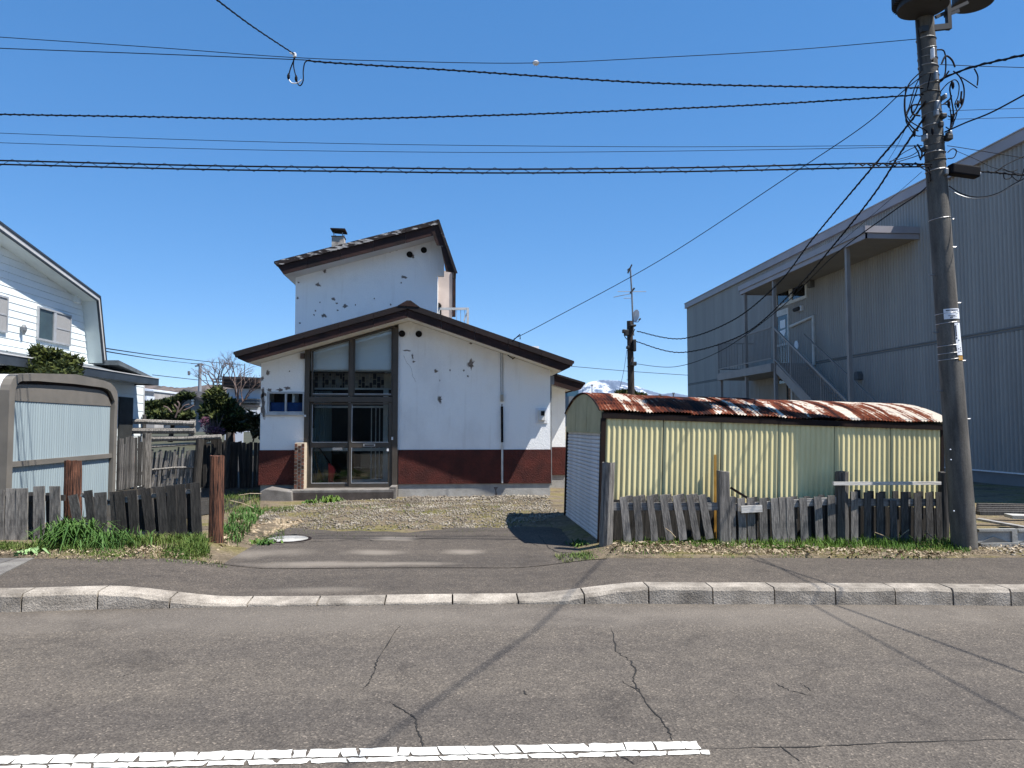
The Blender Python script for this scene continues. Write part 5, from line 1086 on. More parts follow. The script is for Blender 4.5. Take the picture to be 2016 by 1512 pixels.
w8 = wire('service wire dropping from the top of the picture to the hanging splice', [(300,-100,4.5),(425,-2,6.6),(500,54,8.0),(580,107,9.5)], .0085, twist=.2)
c = PY(580, 108, 9.5); obj('dead_end', MB().lathe([(.006, -.03), (.022, -.02), (.024, .015), (.008, .03)], c, 10).tube([PY(570, 104, 9.48), c], .009, 6), PORC, w8)
wire('long twisted cable crossing the sky below the hanging splice', [(-400,216,UW),(0,225,UW),(300,230,UW),(600,235,UW),(900,229,UW),(1200,219,UW),(1500,206,UW),(1700,194,UW),(1818,186,UW-.12)], .0105, twist=.115)
wire('upper of the paired hair thin wires over the roof', [(-400,245,UW),(0,262,UW),(400,276,UW),(700,283,UW),(1000,287,UW),(1360,289,UW),(1815,286,UW)], .0042)
wire('lower of the paired hair thin wires over the roof', [(-400,268,UW),(0,281,UW),(400,293,UW),(700,298,UW),(1000,300,UW),(1360,297,UW),(1700,291,UW),(1818,287,UW)], .0042)
up1 = [(-400,307,UW),(0,316,UW),(400,326,UW),(700,330,UW),(1000,333,UW),(1360,330,UW),(1700,322,UW),(1835,324,UW-.12)]
lo1 = [(-400,314,UW),(0,323.5,UW),(400,333.5,UW),(700,337.5,UW),(1000,340.5,UW),(1360,337.5,UW),(1700,330,UW),(1835,328,UW-.12)]
w7 = wire('lowest double cable with zigzag lashing between its two strands', up1, .0125)
obj('lower_strand', MB().tube(spline([PY(p_[0], p_[1], p_[2]+drift(p_[0])) for p_ in lo1], 8), .010, 6), CABLE, w7)
zz = []; x = -400; i = 0
while x < 1690:
    ya_ = np.interp(x, [p_[0] for p_ in up1], [p_[1] for p_ in up1]); yb_ = np.interp(x, [p_[0] for p_ in lo1], [p_[1] for p_ in lo1])
    zz.append(PY(x, (ya_-3 if i % 2 else yb_+3), UW+drift(x)+(.02 if i % 2 else -.02))); x += 26 if i % 2 else 24; i += 1
obj('lashing', MB().tube(zz, .0035, 4), CABLE, w7)
for x in range(1690, 1830, 16): obj('lashing_wrap', MB().tube([PY(x-7, 326, UW-.02), PY(x, 322+2*math.sin(x), UW-.02), PY(x+9, 327, UW-.02)], .008, 6), CABLE, w7)
for l in ([(1745,325),(1780,300),(1805,288)],[(1750,318),(1790,308),(1810,296)],[(1756,322),(1790,312),(1808,306)]):
    obj('drop_lead', MB().tube(spline([PY(x, y, UW-.1) for x, y in l], 5), .005, 5), CABLE, w7)
wire('single wire slanting from the pole head to the house eave', [(1815,150,UW-.1),(1775,182,9.4),(1700,248,10.2),(1560,342,11.5),(1300,512,14.0),(1080,632,15.3),(1012,667,15.66)], .008)
obj('anchor', MB().tube([PY(1008, 672, 15.62), PY(1024, 658, 15.6), PY(1024, 668, 15.62)], .012, 6), CABLE, house)
Y2 = 24.0
wire('upper heavy twisted service cable sagging from the pole to the old wooden pole', [(1822,200,UW-.12),(1770,268,10.0),(1700,350,11.4),(1600,470,14.0),(1530,560,16.5),(1440,632,19.5),(1340,667,22.2),(1254,652,Y2)], .0165, twist=.2)
wire('lower heavy twisted service cable sagging from the pole to the old wooden pole', [(1822,228,UW-.12),(1770,305,10.0),(1720,383,11.2),(1640,484,13.4),(1560,575,16.0),(1460,660,19.5),(1340,694,22.4),(1252,672,Y2)], .0165, twist=.2)
wire('lowest slack cable from the pole across the grey stair to the wooden pole', [(1832,352,UW-.1),(1826,366,9.2),(1800,388,9.8),(1750,422,11.0),(1640,505,13.6),(1530,612,17.0),(1420,690,20.5),(1330,722,22.6),(1250,716,Y2)], .011)
wire('thin wire along the pole side falling behind the grey roof edge', [(1800,215,9.2),(1770,280,10.5),(1745,322,11.2)], .004)
wire('faint thin wire crossing the grey roof edge left of the pole', [(1815,338,9.3),(1750,395,11.0),(1640,490,13.5)], .004)
# right of the pole
wire('thick cable leaving the picture at the upper right', [(1850,158,UW-.1),(1885,142,8.8),(1930,128,8.4),(2016,108,7.6),(2120,80,6.9)], .014, twist=.3, on=16)
wire('thin wire with two clamps leaving right of the pole head', [(1850,127,UW),(1920,130,UW),(2016,133,UW),(2150,138,UW)], .0055)
wire('dark service cable climbing to the right edge of the picture', [(1860,260,UW-.1),(1900,242,8.6),(1950,222,8.2),(2016,187,7.6),(2120,130,6.8)], .011, on=16)
wire('upper of two hair thin wires right of the pole', [(1868,218,UW),(2016,213,UW),(2150,208,UW)], .004); wire('lower of two hair thin wires right of the pole', [(1866,235,UW),(2016,231,UW),(2150,228,UW)], .004)
wire('thin wire falling right over the grey ribbed wall', [(1865,287,UW-.1),(1900,292,UW),(2016,311,UW),(2140,330,UW)], .005)
wire('straight thin wire from the pole to the cable bundle at the right edge', [(1880,296,UW-.1),(1920,313,UW),(1965,333,UW),(2050,350,UW)], .004)
single('overhead_wire', MB().tube([up(1838, 30, UY-.05), Vector((4.2, 4.5, 6.6)), Vector((2.2, .3, 6.7)), Vector((.2, -4, 7.2))], .012, 6), CABLE, 'thick cable leaving the pole head over the street, throwing a slanting shadow on the asphalt', 'wire', 'overhead wires')
clb = thing('splice_closure', 'black cable splice box hanging on the strand right of the pole', 'cable box', up(1897, 338, UW-.12))
a, b = up(1869, 333, UW-.12), up(1925, 341, UW-.12)
obj('case', MB().beam(a, b, .13, .135), CABLE, clb, bevel=.02); obj('end_cap', MB().tube([b, b.lerp(a, -.08)], [.04, .02], 8), PLATE, clb)
w9 = wire('bundled cable running right from the black splice box', [(1922,337,UW-.12),(1960,340,UW-.1),(2016,345,UW-.1),(2140,352,UW-.1)], .011, twist=.12)
for l in ([(1960,338),(1985,322),(2016,308)],[(1975,340),(1978,352),(1990,350),(1995,338)],[(1990,345),(2005,356),(2014,340),(2016,332)],[(1965,336),(1972,332),(1990,338),(2003,334)]):
    obj('tail', MB().tube(spline([up(x, y, UW-.14) for x, y in l], 5), .006, 5), CABLE, w9)
wire('slack grey loop of cable drooping right of the pole over the ribbed wall', [(1868,372,UW-.1),(1890,384,8.9),(1920,391,8.8),(1960,384,8.6),(1990,368,8.4),(2030,350,8.2),(2100,310,7.9)], .007, m=METALG)
wire('dark slack cable drooping just above the grey loop', [(1868,366,UW-.08),(1895,382,8.95),(1930,388,8.85),(1965,380,8.65),(2000,360,8.4),(2060,330,8.1)], .007)

# ================================================================ OLD WOODEN POLE WITH ANTENNA
d2 = lambda px, py, Y=Y2: PY(px, py, Y)
wp = thing('wooden_pole', 'old dark wooden pole carrying a television antenna behind the rusty roof', 'pole', d2(1243, 840))
obj('shaft', MB().tube([d2(1243.5, 850), d2(1242, 730), d2(1239.5, 632)], [.115, .105, .09], 10), PWOOD, wp)
for px, py, w, h in ((1233,655,8,12),(1249,680,6,24),(1247,716,12,8),(1246,641,12,4),(1228,652,5,7),(1236,684,5,6)):
    p_ = d2(px, py, Y2-.15); s_ = Y2/1500; obj('pole_fitting', MB().box(p_.x-w*s_/2, p_.x+w*s_/2, Y2-.22, Y2-.05, p_.z-h*s_/2, p_.z+h*s_/2), TRANS, wp, bevel=.02)
for l in ([(1250,648),(1243,660),(1236,668),(1230,662),(1228,650)],[(1251,670),(1240,680),(1243,690),(1250,685)],[(1234,690),(1228,730),(1220,765)]):
    obj('pole_lead', MB().tube(spline([d2(x, y, Y2-.15) for x, y in l], 4), .014 if l[0][0] > 1240 else .007, 5), CABLE, wp)
for y in (660, 690, 705, 722, 748): obj('pole_rung', MB().beam(d2(1234, y), d2(1249, y), .02, .02), TRANS, wp)
an = thing('antenna_mast', 'thin television antenna mast rising from the old wooden pole', 'antenna', d2(1247, 640))
obj('mast', MB().tube([d2(1247, 660), d2(1244, 580), d2(1241, 530)], .028, 6), METALG, an)
obj('boom', MB().tube([d2(1236,538), d2(1244,521)], .025, 5).tube([d2(1241,577), d2(1249,567)], .03, 5).tube([d2(1237,536), d2(1236,531), d2(1241,527)], .02, 5), TRANS, an)
for a, b in (((1216,574),(1272,574)),((1208,585),(1242,578)),((1228,587),(1242,587))): obj('element', MB().tube([d2(*a), d2(*b)], .010, 4), METALG, an)
ds = thing('satellite_dish', 'white satellite dish on the mast above the old wooden pole', 'satellite dish', d2(1250, 628))
c = d2(1251.5, 622); V = []; n = 20
for rr, dd in ((.0, .06), (.5, .045), (1, 0)):
    for i in range(n): a = 2*math.pi*i/n; V.append((c.x+.085*rr*math.cos(a)+dd*1.2, c.y-.14*rr*math.cos(a)-dd, c.z+.20*rr*math.sin(a)+.04*rr*math.cos(a)))
obj('reflector', MB().add(V, [(k*n+i, k*n+(i+1) % n, (k+1)*n+(i+1) % n, (k+1)*n+i) for k in range(2) for i in range(n)]), PORC, ds, smooth=True)
obj('feed_arm', MB().tube([d2(1251,634), d2(1256,634), d2(1260,628)], .012, 5).tube([d2(1258,630), d2(1261,627)], .03, 6), TRANS, ds)

# ================================================================ FAR HOUSES, POLE, TREES
def fh(name, label, cat, Y, polys, center):
    t_ = thing(name, label, cat, PY(*center, Y))
    for nm, m, pts, y0, y1 in polys: obj(nm, MB().prism([(PY(x, y, Y).x, PY(x, y, Y).z) for x, y in pts], 'y', Y+y0, Y+y1), m, t_)
    return t_
FW = M('far_white_wall', (.62, .66, .72), (.54, .58, .64), .6); FG = M('far_grey_wall', (.17, .185, .20), (.14, .15, .165), .5); FR = M('far_roof', (.055, .05, .05), (.03, .03, .032), 1.5, (1, 1, 6)); FB_ = M('far_tan_wall', (.40, .38, .36), (.3, .28, .27), 1)
h1 = fh('far_house', 'white house with flat dark slatted roof band glimpsed left of the main house', 'house', 38, [('wall', FW, [(446,765),(530,765),(530,850),(446,850)], 0, 8), ('roof', FR, [(443,742),(530,745),(530,764),(443,762)], -.5, 8.3)], (485, 840))
for y0 in (747, 753, 759): obj('roof_slat', MB().box(PY(443,0,38).x, PY(530,0,38).x, 37.42, 37.49, PY(480,y0+2,38).z, PY(480,y0,38).z), BROWND, h1)
for y0, m_ in ((787, NAVY), (793, NAVY), (800, FR)): obj('eave', MB().box(PY(462,0,38).x, PY(530,0,38).x, 37.0, 37.9, PY(480,y0+1.5,38).z, PY(480,y0-1,38).z), m_, h1)
obj('porch', MB().prism([(PY(x, y, 37).x, PY(x, y, 37).z) for x, y in [(480,850),(480,818),(488,811),(500,808),(520,808),(520,850)]], 'y', 36.4, 37), PLATE, h1)
obj('roof_stack', MB().box(PY(475,0,38).x, PY(484,0,38).x, 39, 39.6, PY(480,748,38).z, PY(480,738,38).z).beam(PY(481,740,39), PY(482,716,39), .04, .04), METALG, h1)
h2 = fh('far_house', 'grey gabled house with two round white signs beneath the brown hill', 'house', 58, [('wall', FG, [(322,800),(368,771),(412,795),(412,850),(322,850)], 0, 9), ('roof', FR, [(316,802),(367,767),(416,793),(420,797),(414,797),(367,772),(322,803)], -.6, 9.5)], (370, 840))
for y0 in (788, 794): c = PY(380, y0, 57.9); obj('round_sign', disc(MB(), c, .10+.0, 57.8, 57.95, 14), PLATE, h2, scale=None)
obj('roof_wing', MB().prism([(PY(x, y, 60).x, PY(x, y, 60).z) for x, y in [(380,785),(400,772),(425,785),(425,800),(380,800)]], 'y', 61, 66), FG, h2)
h3 = fh('far_house', 'small tan and white building under the hill beside the boarded house', 'house', 70, [('wall', FB_, [(280,770),(304,770),(304,850),(280,850)], 0, 7), ('roof', FW, [(280,764),(306,768),(306,771),(280,769)], -.5, 7), ('annex', FW, [(286,781),(306,781),(306,793),(286,793)], -2, -.2)], (290, 840))
obj('roof_wing', MB().prism([(PY(x, y, 74).x, PY(x, y, 74).z) for x, y in [(300,768),(345,782),(345,800),(300,800)]], 'y', 74, 82), M('far_brown_roof', (.16, .125, .105), (.12, .095, .08), 1), h3)
h4 = fh('far_house', 'teal blue building peeping past the annex eave over the garage arch', 'house', 60, [('wall', M('far_teal_wall', (.055, .13, .19), (.045, .11, .16), 1), [(1117,768),(1139,768),(1139,840),(1117,840)], 0, 6), ('parapet', FG, [(1112,782),(1122,782),(1122,840),(1112,840)], -2, -.1)], (1128, 840))
h5 = fh('far_house', 'low dark roof just above the rusty garage arch', 'house', 75, [('roof', FR, [(1146,781),(1150,778),(1168,779),(1170,783)], 0, 5), ('wall', FB_, [(1148,783),(1168,783),(1168,840),(1148,840)], .2, 4.8)], (1158, 840))
fp = thing('far_pole', 'distant grey utility pole with crossarms beyond the pine bushes', 'pole', PY(393, 838, 62))
f6 = lambda x, y: PY(x, y, 62)
obj('shaft', MB().tube([f6(392, 850), f6(394, 716)], [.16, .12], 8), M('far_pole_grey', (.26, .27, .29), (.2, .21, .23), 1), fp); obj('crossarm', MB().beam(f6(384,721), f6(401,718), .12, .12).beam(f6(388,717), f6(398,716), .1, .1).beam(f6(376,716), f6(392,716), .05, .05), FG, fp); obj('pole_box', MB().box(f6(389,0).x, f6(392,0).x, 61.7, 61.95, f6(390,739).z, f6(390,731).z), FG, fp)
for i, (px, yt, h_, lab) in enumerate(((1165.5, 757, 785, 'thin distant antenna rod over the garage arch, against the snow'), (1299.5, 776, 795, 'short dark post standing beyond the rusty roof'), (1326, 773, 795, 'thin slanted distant post nearest the grey building'))):
    a, b = PY(px, yt, 80), PY(px, h_+30, 80); tag(obj('far_post', MB().tube([b, a], .05 if i == 0 else .085, 6).box(a.x-.12, a.x+.12, 79.9, 80.1, a.z-.12, a.z), FG), lab, 'post')
wire('upper far wire between the boarded house and the white house eave', [(200,684,20),(216,687,22),(300,699,30),(400,711,38),(480,719,45)], .02, group='far wires'); wire('lower far wire between the boarded house and the far grey pole', [(200,690,20),(240,697,24),(320,709,40),(384,716,62)], .02, group='far wires')
wire('far wire low in the gap between house and grey pole, upper', [(300,738,55),(390,748,62),(440,752,70)], .03, group='far wires')
wire('faint far wire behind the old wooden pole toward the grey building', [(1100,719,80),(1240,731,80),(1360,739,80)], .035, group='far wires')

def foliage(name, blobs, n, m, par, size=.08, seed=1, flat=.5, up_=.5):
    g = np.random.default_rng(seed); V = []; w = np.array([b[3]*b[4]*b[5] for b in blobs])**.7; w /= w.sum()
    idx = g.choice(len(blobs), n, p=w); Bl = np.array(blobs)[idx]
    u = g.normal(size=(n, 3)); u /= np.linalg.norm(u, axis=1)[:, None]; rr = g.random(n)**.42
    c = Bl[:, :3]+u*rr[:, None]*Bl[:, 3:6]
    a = g.normal(size=(n, 3))*np.array([1, 1, flat])+u*np.array([.6, .6, .3])+np.array([0, 0, up_]); a /= np.linalg.norm(a, axis=1)[:, None]
    b = np.cross(a, g.normal(size=(n, 3))); b /= np.linalg.norm(b, axis=1)[:, None]+1e-9
    s = size*g.uniform(.6, 1.5, n)[:, None]
    V = np.stack([c-b*s*.28, c+b*s*.28, c+a*s*.6+b*s*.2, c+a*s*1.2], 1).reshape(-1, 3); T = np.arange(4*n).reshape(n, 4)[:, [0, 1, 2, 3]]
    return obj(name, npmesh(name, V, T), m, par)
def blobs_px(lst, Y): return [(*PY(x, y, Y+dy), rx*Y/1500, ry*Y/1500, rz*Y/1500) for x, y, rx, ry, rz, dy in lst]
def pine(name, label, cat, Y, lst, n, trunk, light=.35, size=.09, m=(None, None)):
    t_ = thing(name, label, cat, PY(trunk[0][0], trunk[0][1], Y))
    obj('trunk', MB().tube(spline([PY(x, y, Y) for x, y in trunk], 4), [max(.02, .075-.05*i/(4*len(trunk)-4)) for i in range(4*(len(trunk)-1)+1)], 7), BARK, t_)
    B_ = blobs_px(lst, Y); tr_ = [PY(x, y, Y) for x, y in trunk]; mb = MB()
    for b in B_:
        e = Vector(b[:3]); s_ = min(tr_, key=lambda q_: (q_-e).length); mb.tube([s_, s_.lerp(e, .5)+Vector((0, 0, -.04)), e], [.03, .02, .008], 5)
    obj('limb', mb, BARK, t_)
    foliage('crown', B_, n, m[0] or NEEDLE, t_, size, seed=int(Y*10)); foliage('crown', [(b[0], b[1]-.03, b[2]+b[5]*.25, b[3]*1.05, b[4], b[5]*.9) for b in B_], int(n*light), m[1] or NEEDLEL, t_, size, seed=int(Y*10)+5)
    return t_
pine('pine_tree', 'low spreading pine shrub showing over the storage shed roof', 'tree', 13.6, [(60,725,40,45,14,0),(100,712,30,40,14,.2),(30,715,22,30,9,0),(10,704,14,20,6,-.1),(85,698,22,24,10,.1),(130,722,22,30,10,0),(150,712,13,18,5,.1),(115,735,40,40,12,0),(40,738,40,40,10,0),(75,690,10,12,6,0),(110,695,12,12,5,0),(14,716,14,18,6,0),(140,703,10,10,4,0)], 7500, [(75,830),(78,760),(80,715)], .4, .062)
bush = pine('pine_bush', 'wide clipped dark pine bush above the old paling fence', 'bush', 23, [(300,803,22,28,11,0),(325,797,20,24,9,.2),(345,791,13,16,7,.1),(285,812,16,22,12,0),(363,781,12,14,6,.2),(374,780,8,10,5,0),(320,820,44,40,10,-.2),(360,820,22,24,10,0),(338,808,26,26,6,.1)], 8500, [(335,870),(345,815),(362,790)], .4, .085)
mb = MB()
for l in ([(345,822),(350,806),(343,796)], [(352,812),(362,800),(372,796)], [(350,806),(353,796),(349,790)], [(338,812),(330,803),(322,800)], [(362,808),(374,803),(382,798)]): mb.tube(spline([PY(x, y, 22.3) for x, y in l], 4), .022, 5)
obj('bare_branch', mb, TWIG, bush)
pine('pine_tree', 'dark layered garden pine standing left of the white house corner', 'tree', 21.5, [(425,785,22,26,14,0),(440,800,26,30,16,.1),(418,810,22,26,16,0),(455,815,24,28,14,.1),(435,825,30,34,14,-.1),(428,772,12,14,8,0),(470,822,14,18,10,0),(440,845,24,24,10,0),(410,822,14,18,10,0),(470,842,18,22,9,.1),(490,840,14,16,8,0)], 10500, [(455,880),(453,840),(440,800),(428,775)], .35, .085)
pine('clipped_tree', 'small clipped green treetop behind the garage at the old pole foot', 'tree', 26, [(1222,778,10,14,4,0),(1240,780,14,16,5,0),(1258,781,10,12,3,0),(1230,774,6,8,3,0)], 1500, [(1240,840),(1240,800),(1238,785)], .7, .12)
bt = thing('bare_tree', 'leafless pale branched tree behind the dark garden pine', 'tree', PY(450, 838, 27)); mb = MB()
def branch(p, d, L, r, k, g):
    e = p+d*L; mid = p.lerp(e, .5)+Vector((g.uniform(-1, 1), g.uniform(-1, 1), g.uniform(-.5, .5)))*L*.09; mb.tube([p, mid, e], [r, r*.8, r*.62], 5 if k > 2 else 4, cap=False)
    if k == 0: return
    for _ in range(g.choice([2, 3, 3])):
        nd = (d+Vector((g.uniform(-.8, .8), g.uniform(-.7, .7), g.uniform(-.35, .6)))).normalized(); branch(p.lerp(e, g.uniform(.55, 1)), nd, L*g.uniform(.55, .78), r*.58, k-1, g)
g_ = random.Random(5)
for px0, dx, L, r in ((455, -.75, 1.15, .085), (455, .25, 1.2, .085), (450, -.25, 1.15, .075), (460, .75, 1.0, .07)): branch(PY(px0, 815, 27), Vector((dx, g_.uniform(-.3, .3), 1)).normalized(), L*.82, r*.6, 5, g_)
obj('branches', mb, TWIG, bt); obj('trunk', MB().tube([PY(455, 870, 27), PY(455, 812, 27)], [.14, .09], 8), TWIG, bt)
pbsh = thing('flowering_bush', 'small purple flowering bush behind the old paling fence', 'bush', PY(418, 850, 20.5)); foliage('blossom', blobs_px([(420,848,18,24,8,0),(404,832,9,14,12,.2),(432,850,10,12,8,0)], 20.5), 520, PURP, pbsh, .05, 9)
mb = MB()
for i in range(30): a = PY(random.uniform(405, 430), 870, 20.5); b = PY(random.uniform(396, 440), random.uniform(815, 850), 20.5+random.uniform(-.2, .2)); mb.tube([a, a.lerp(b, .6)+Vector((.03, 0, 0)), b], [.012, .009, .004], 4)
obj('stems', mb, TWIG, pbsh)
lb = thing('leafy_shrub', 'sparse dark leafed shrub against the corner of the white house', 'bush', PY(500, 870, 18.2)); foliage('leaves', blobs_px([(498,828,12,12,6,0),(508,840,8,10,18,0),(490,822,8,8,4,0),(505,855,6,8,10,0),(496,815,7,8,4,.1)], 18.2), 240, LEAFD, lb, .13, 11)
obj('stems', MB().tube([PY(498,870,18.2), PY(504,845,18.2), PY(498,818,18.2)], [.02, .015, .006], 5).tube([PY(504,845,18.2), PY(512,830,18.2)], [.012, .005], 5), BARK, lb)
tag(obj('white_fence_panel', MB().box(PY(460,0,30).x, PY(495,0,30).x, 30, 30.05, PY(480,872,30).z, PY(480,850,30).z), FW), 'pale low panel fence glimpsed under the dark garden pine', 'fence')

# ================================================================ GRASS, LEAVES, STONES
def inpoly(P, poly):
    x, y = P[:, 0], P[:, 1]; ok = np.zeros(len(P), bool); n = len(poly); j = n-1
    for i in range(n):
        xi, yi = poly[i]; xj, yj = poly[j]
        c_ = ((yi > y) != (yj > y)) & (x < (xj-xi)*(y-yi)/(yj-yi+1e-12)+xi); ok ^= c_; j = i
    return ok
def vz(P): return np.array([max(gz(x, y), side_z(x, 8.4) if y < 8.5 else gz(x, y)) for x, y in P])
def scatter(poly, n, seed=0, thin=0):
    g = np.random.default_rng(seed); p_ = np.array(poly); out = []
    tot = 0
    while tot < n:
        P = g.random((n*2, 2))*(p_.max(0)-p_.min(0))+p_.min(0); P = P[inpoly(P, poly)]
        if thin:
            f = np.sin(P[:, 0]*3.1+seed)*np.sin(P[:, 1]*4.3+1)+np.sin(P[:, 0]*8.3)*.5+np.sin(P[:, 1]*9+P[:, 0]*5)*.4; P = P[g.random(len(P)) < np.clip(.5+thin*f, .04, 1)]
        out.append(P); tot += len(P)
    return np.concatenate(out)[:n]
def blades(name, P, h, w, m, kind, seed=0, lean=.5, hmul=None, base_z=None, drop=0):
    g = np.random.default_rng(seed); n = len(P); z = vz(P) if base_z is None else base_z
    H = h*g.uniform(.45, 1.25, n); H = H*hmul if hmul is not None else H
    a = g.uniform(0, 2*np.pi, n); d = np.stack([np.cos(a), np.sin(a)], 1); l = lean*g.uniform(.1, 1, n)
    b0 = np.column_stack([P, z-.01]); side = np.column_stack([-d[:, 1], d[:, 0], np.zeros(n)])*(w*g.uniform(.6, 1.3, n))[:, None]
    m1 = b0+np.column_stack([d*(H*l*.35)[:, None], H*.6]); t1 = b0+np.column_stack([d*(H*l*1.1)[:, None], H*(1-.35*l-drop*l)])
    V = np.stack([b0-side*.5, b0+side*.5, m1+side*.42, t1, m1-side*.42], 1).reshape(-1, 3); i = np.arange(n)*5
    T = np.concatenate([np.stack([i, i+1, i+2], 1), np.stack([i, i+2, i+4], 1), np.stack([i+4, i+2, i+3], 1)])
    o = obj(name, npmesh(name, V, T), m)
    if kind: o['kind'] = kind
    return o
GRASSR = leafmat('verge_blades', [(.36, (.028, .075, .008)), (.5, (.07, .15, .014)), (.6, (.13, .17, .03)), (.68, (.26, .22, .1))])
gp = lambda *pts: [tuple(PG(x, y, .16)[:2]) for x, y in pts]
rv = gp((1190,1066),(1300,1060),(1860,1058),(1895,1068),(1912,1086),(1880,1093),(1700,1088),(1500,1084),(1330,1076),(1230,1078))
P = scatter(rv, 8500, 1, .22); hm = np.clip((P[:, 1]-8.6)/.5, .3, 1)*np.clip(.5+.2*(P[:, 0]-2), .5, 1.1)
blades('grass', P, .115, .007, GRASSR, 'stuff', 2, 1.0, hm)
lv = gp((-80,1072),(100,1072),(250,1070),(400,1062),(412,1078),(420,1092),(350,1098),(250,1098),(160,1096),(120,1085),(60,1086),(-80,1090))
P = scatter(lv, 7000, 3, .5); hm = np.where(P[:, 0] < -4.6, .5, 1.0)*np.clip((P[:, 1]-8.5)/.5, .35, 1)
blades('grass', P, .135, .0075, GRASS, 'stuff', 4, 1.1, hm)
sv = gp((430,1060),(452,1020),(470,1000),(500,990),(520,1000),(500,1030),(470,1062)); P = scatter(sv, 1200, 5, .55); blades('grass', P, .14, .013, GRASSD, 'stuff', 6, 1.0)
for k, (poly, n, hh) in enumerate(((gp((520,988),(580,990),(580,997),(520,1000)), 500, .07), (gp((600,988),(800,984),(820,990),(610,996)), 450, .05), (gp((440,962),(512,958),(512,990),(440,1000)), 1100, .12), (gp((490,1036),(560,1030),(560,1048),(490,1058)), 700, .06), (gp((1090,1078),(1180,1070),(1200,1085),(1110,1092)), 900, .07))):
    P = scatter(poly, n, 20+k, .4); blades('grass', P, hh, .008, GRASS, 'stuff', 30+k, .9)
# moss and thin turf over the gravel
yard = [(-2.75, 11.5), (-1, 11.4), (1.0, 11.45), (1.85, 12.6), (2.1, 16.2), (-2.5, 15.7), (-3.2, 14), (-3.0, 12.4)]
P = scatter(yard, 5200, 41, .75); blades('grass', P, .028, .008, leafmat('moss_turf', [(.36, (.08, .085, .02)), (.5, (.16, .15, .04)), (.66, (.27, .23, .10))]), 'stuff', 42, 1.2)
# gravel and broken stone in the yard
def stones(name, P, s0, s1, m, seed, flat=.6):
    g = np.random.default_rng(seed); n = len(P); z = vz(P); oc = np.array([(1,0,0),(-1,0,0),(0,1,0),(0,-1,0),(0,0,1),(0,0,-1)], float)
    s = (s0+(s1-s0)*g.random(n)**2.5)[:, None, None]; V = oc[None]*g.uniform(.55, 1.35, (n, 6, 1))*s*np.array([1, 1, flat]); V = V+g.normal(size=(n, 6, 3))*s*.18
    a = g.uniform(0, 6.28, n); c_, s_ = np.cos(a)[:, None], np.sin(a)[:, None]; X = V[..., 0]*c_-V[..., 1]*s_; Yv = V[..., 0]*s_+V[..., 1]*c_
    V = np.stack([X+P[:, 0:1], Yv+P[:, 1:2], V[..., 2]+z[:, None]+s[:, 0]*flat*.45], 2).reshape(-1, 3)
    f = np.array([(0,2,4),(2,1,4),(1,3,4),(3,0,4),(2,0,5),(1,2,5),(3,1,5),(0,3,5)]); T = (f[None]+(np.arange(n)*6)[:, None, None]).reshape(-1, 3)
    o = obj(name, npmesh(name, V, T), m); o['kind'] = 'stuff'; return o
stones('gravel', scatter(yard, 15000, 51, .3), .006, .03, PEBB, 52)
stones('gravel', scatter([(-.9, 15.4), (2.0, 15.6), (2.1, 16.25), (-.9, 16.2)], 1300, 53), .01, .05, PEBB, 54)
stones('gravel', scatter([(-2.9, 9.8), (-2.55, 9.9), (-2.3, 12.4), (-2.7, 12.6)], 900, 55), .012, .06, STRAW, 56, .5)
stones('gravel', scatter([(6.6, 8.45), (10, 8.5), (10, 9.4), (6.6, 9.2)], 1500, 57), .006, .03, PEBB, 58)
stones('gravel', scatter([(-2.6, 8.9), (1.7, 8.9), (1.6, 11.2), (-2.4, 11.2)], 260, 59), .003, .010, PEBB, 60)
stones('gravel', scatter([(-5, 5.5), (5, 5.5), (5, 6.72), (-5, 6.72)], 220, 61), .003, .010, PEBB, 62) if False else None
# dead leaves along the verges and by the log post
def leaves(P, name, s, seed):
    g = np.random.default_rng(seed); n = len(P); z = vz(P); a = g.uniform(0, 6.28, n); S_ = s*g.uniform(.5, 1.5, n); t_ = g.normal(size=n)*.45; t2 = g.normal(size=n)*.5
    d = np.stack([np.cos(a), np.sin(a), t_], 1)*S_[:, None]; e = np.stack([-np.sin(a), np.cos(a), t2], 1)*(S_*.45)[:, None]; c_ = np.column_stack([P, z+.012+.02*g.random(n)]); k = np.column_stack([np.zeros(n), np.zeros(n), S_*.35])
    V = np.stack([c_-d, c_-e*.9+k, c_+d, c_+e*.9+k*.6], 1).reshape(-1, 3); i = np.arange(n)*4; T = np.concatenate([np.stack([i, i+1, i+2], 1), np.stack([i, i+2, i+3], 1)])
    o = obj(name, npmesh(name, V, T), STRAW); o['kind'] = 'stuff'
leaves(scatter(gp((1160,1074),(1320,1070),(1650,1082),(1900,1092),(1915,1098),(1700,1099),(1400,1093),(1200,1090)), 1700, 71), 'dead_leaves', .022, 72)
leaves(scatter(gp((240,1076),(310,1072),(320,1092),(250,1094)), 260, 73), 'dead_leaves', .02, 74); leaves(scatter(gp((430,1075),(470,1000),(505,990),(510,1010),(470,1060),(440,1080)), 420, 75), 'dead_leaves', .03, 76)
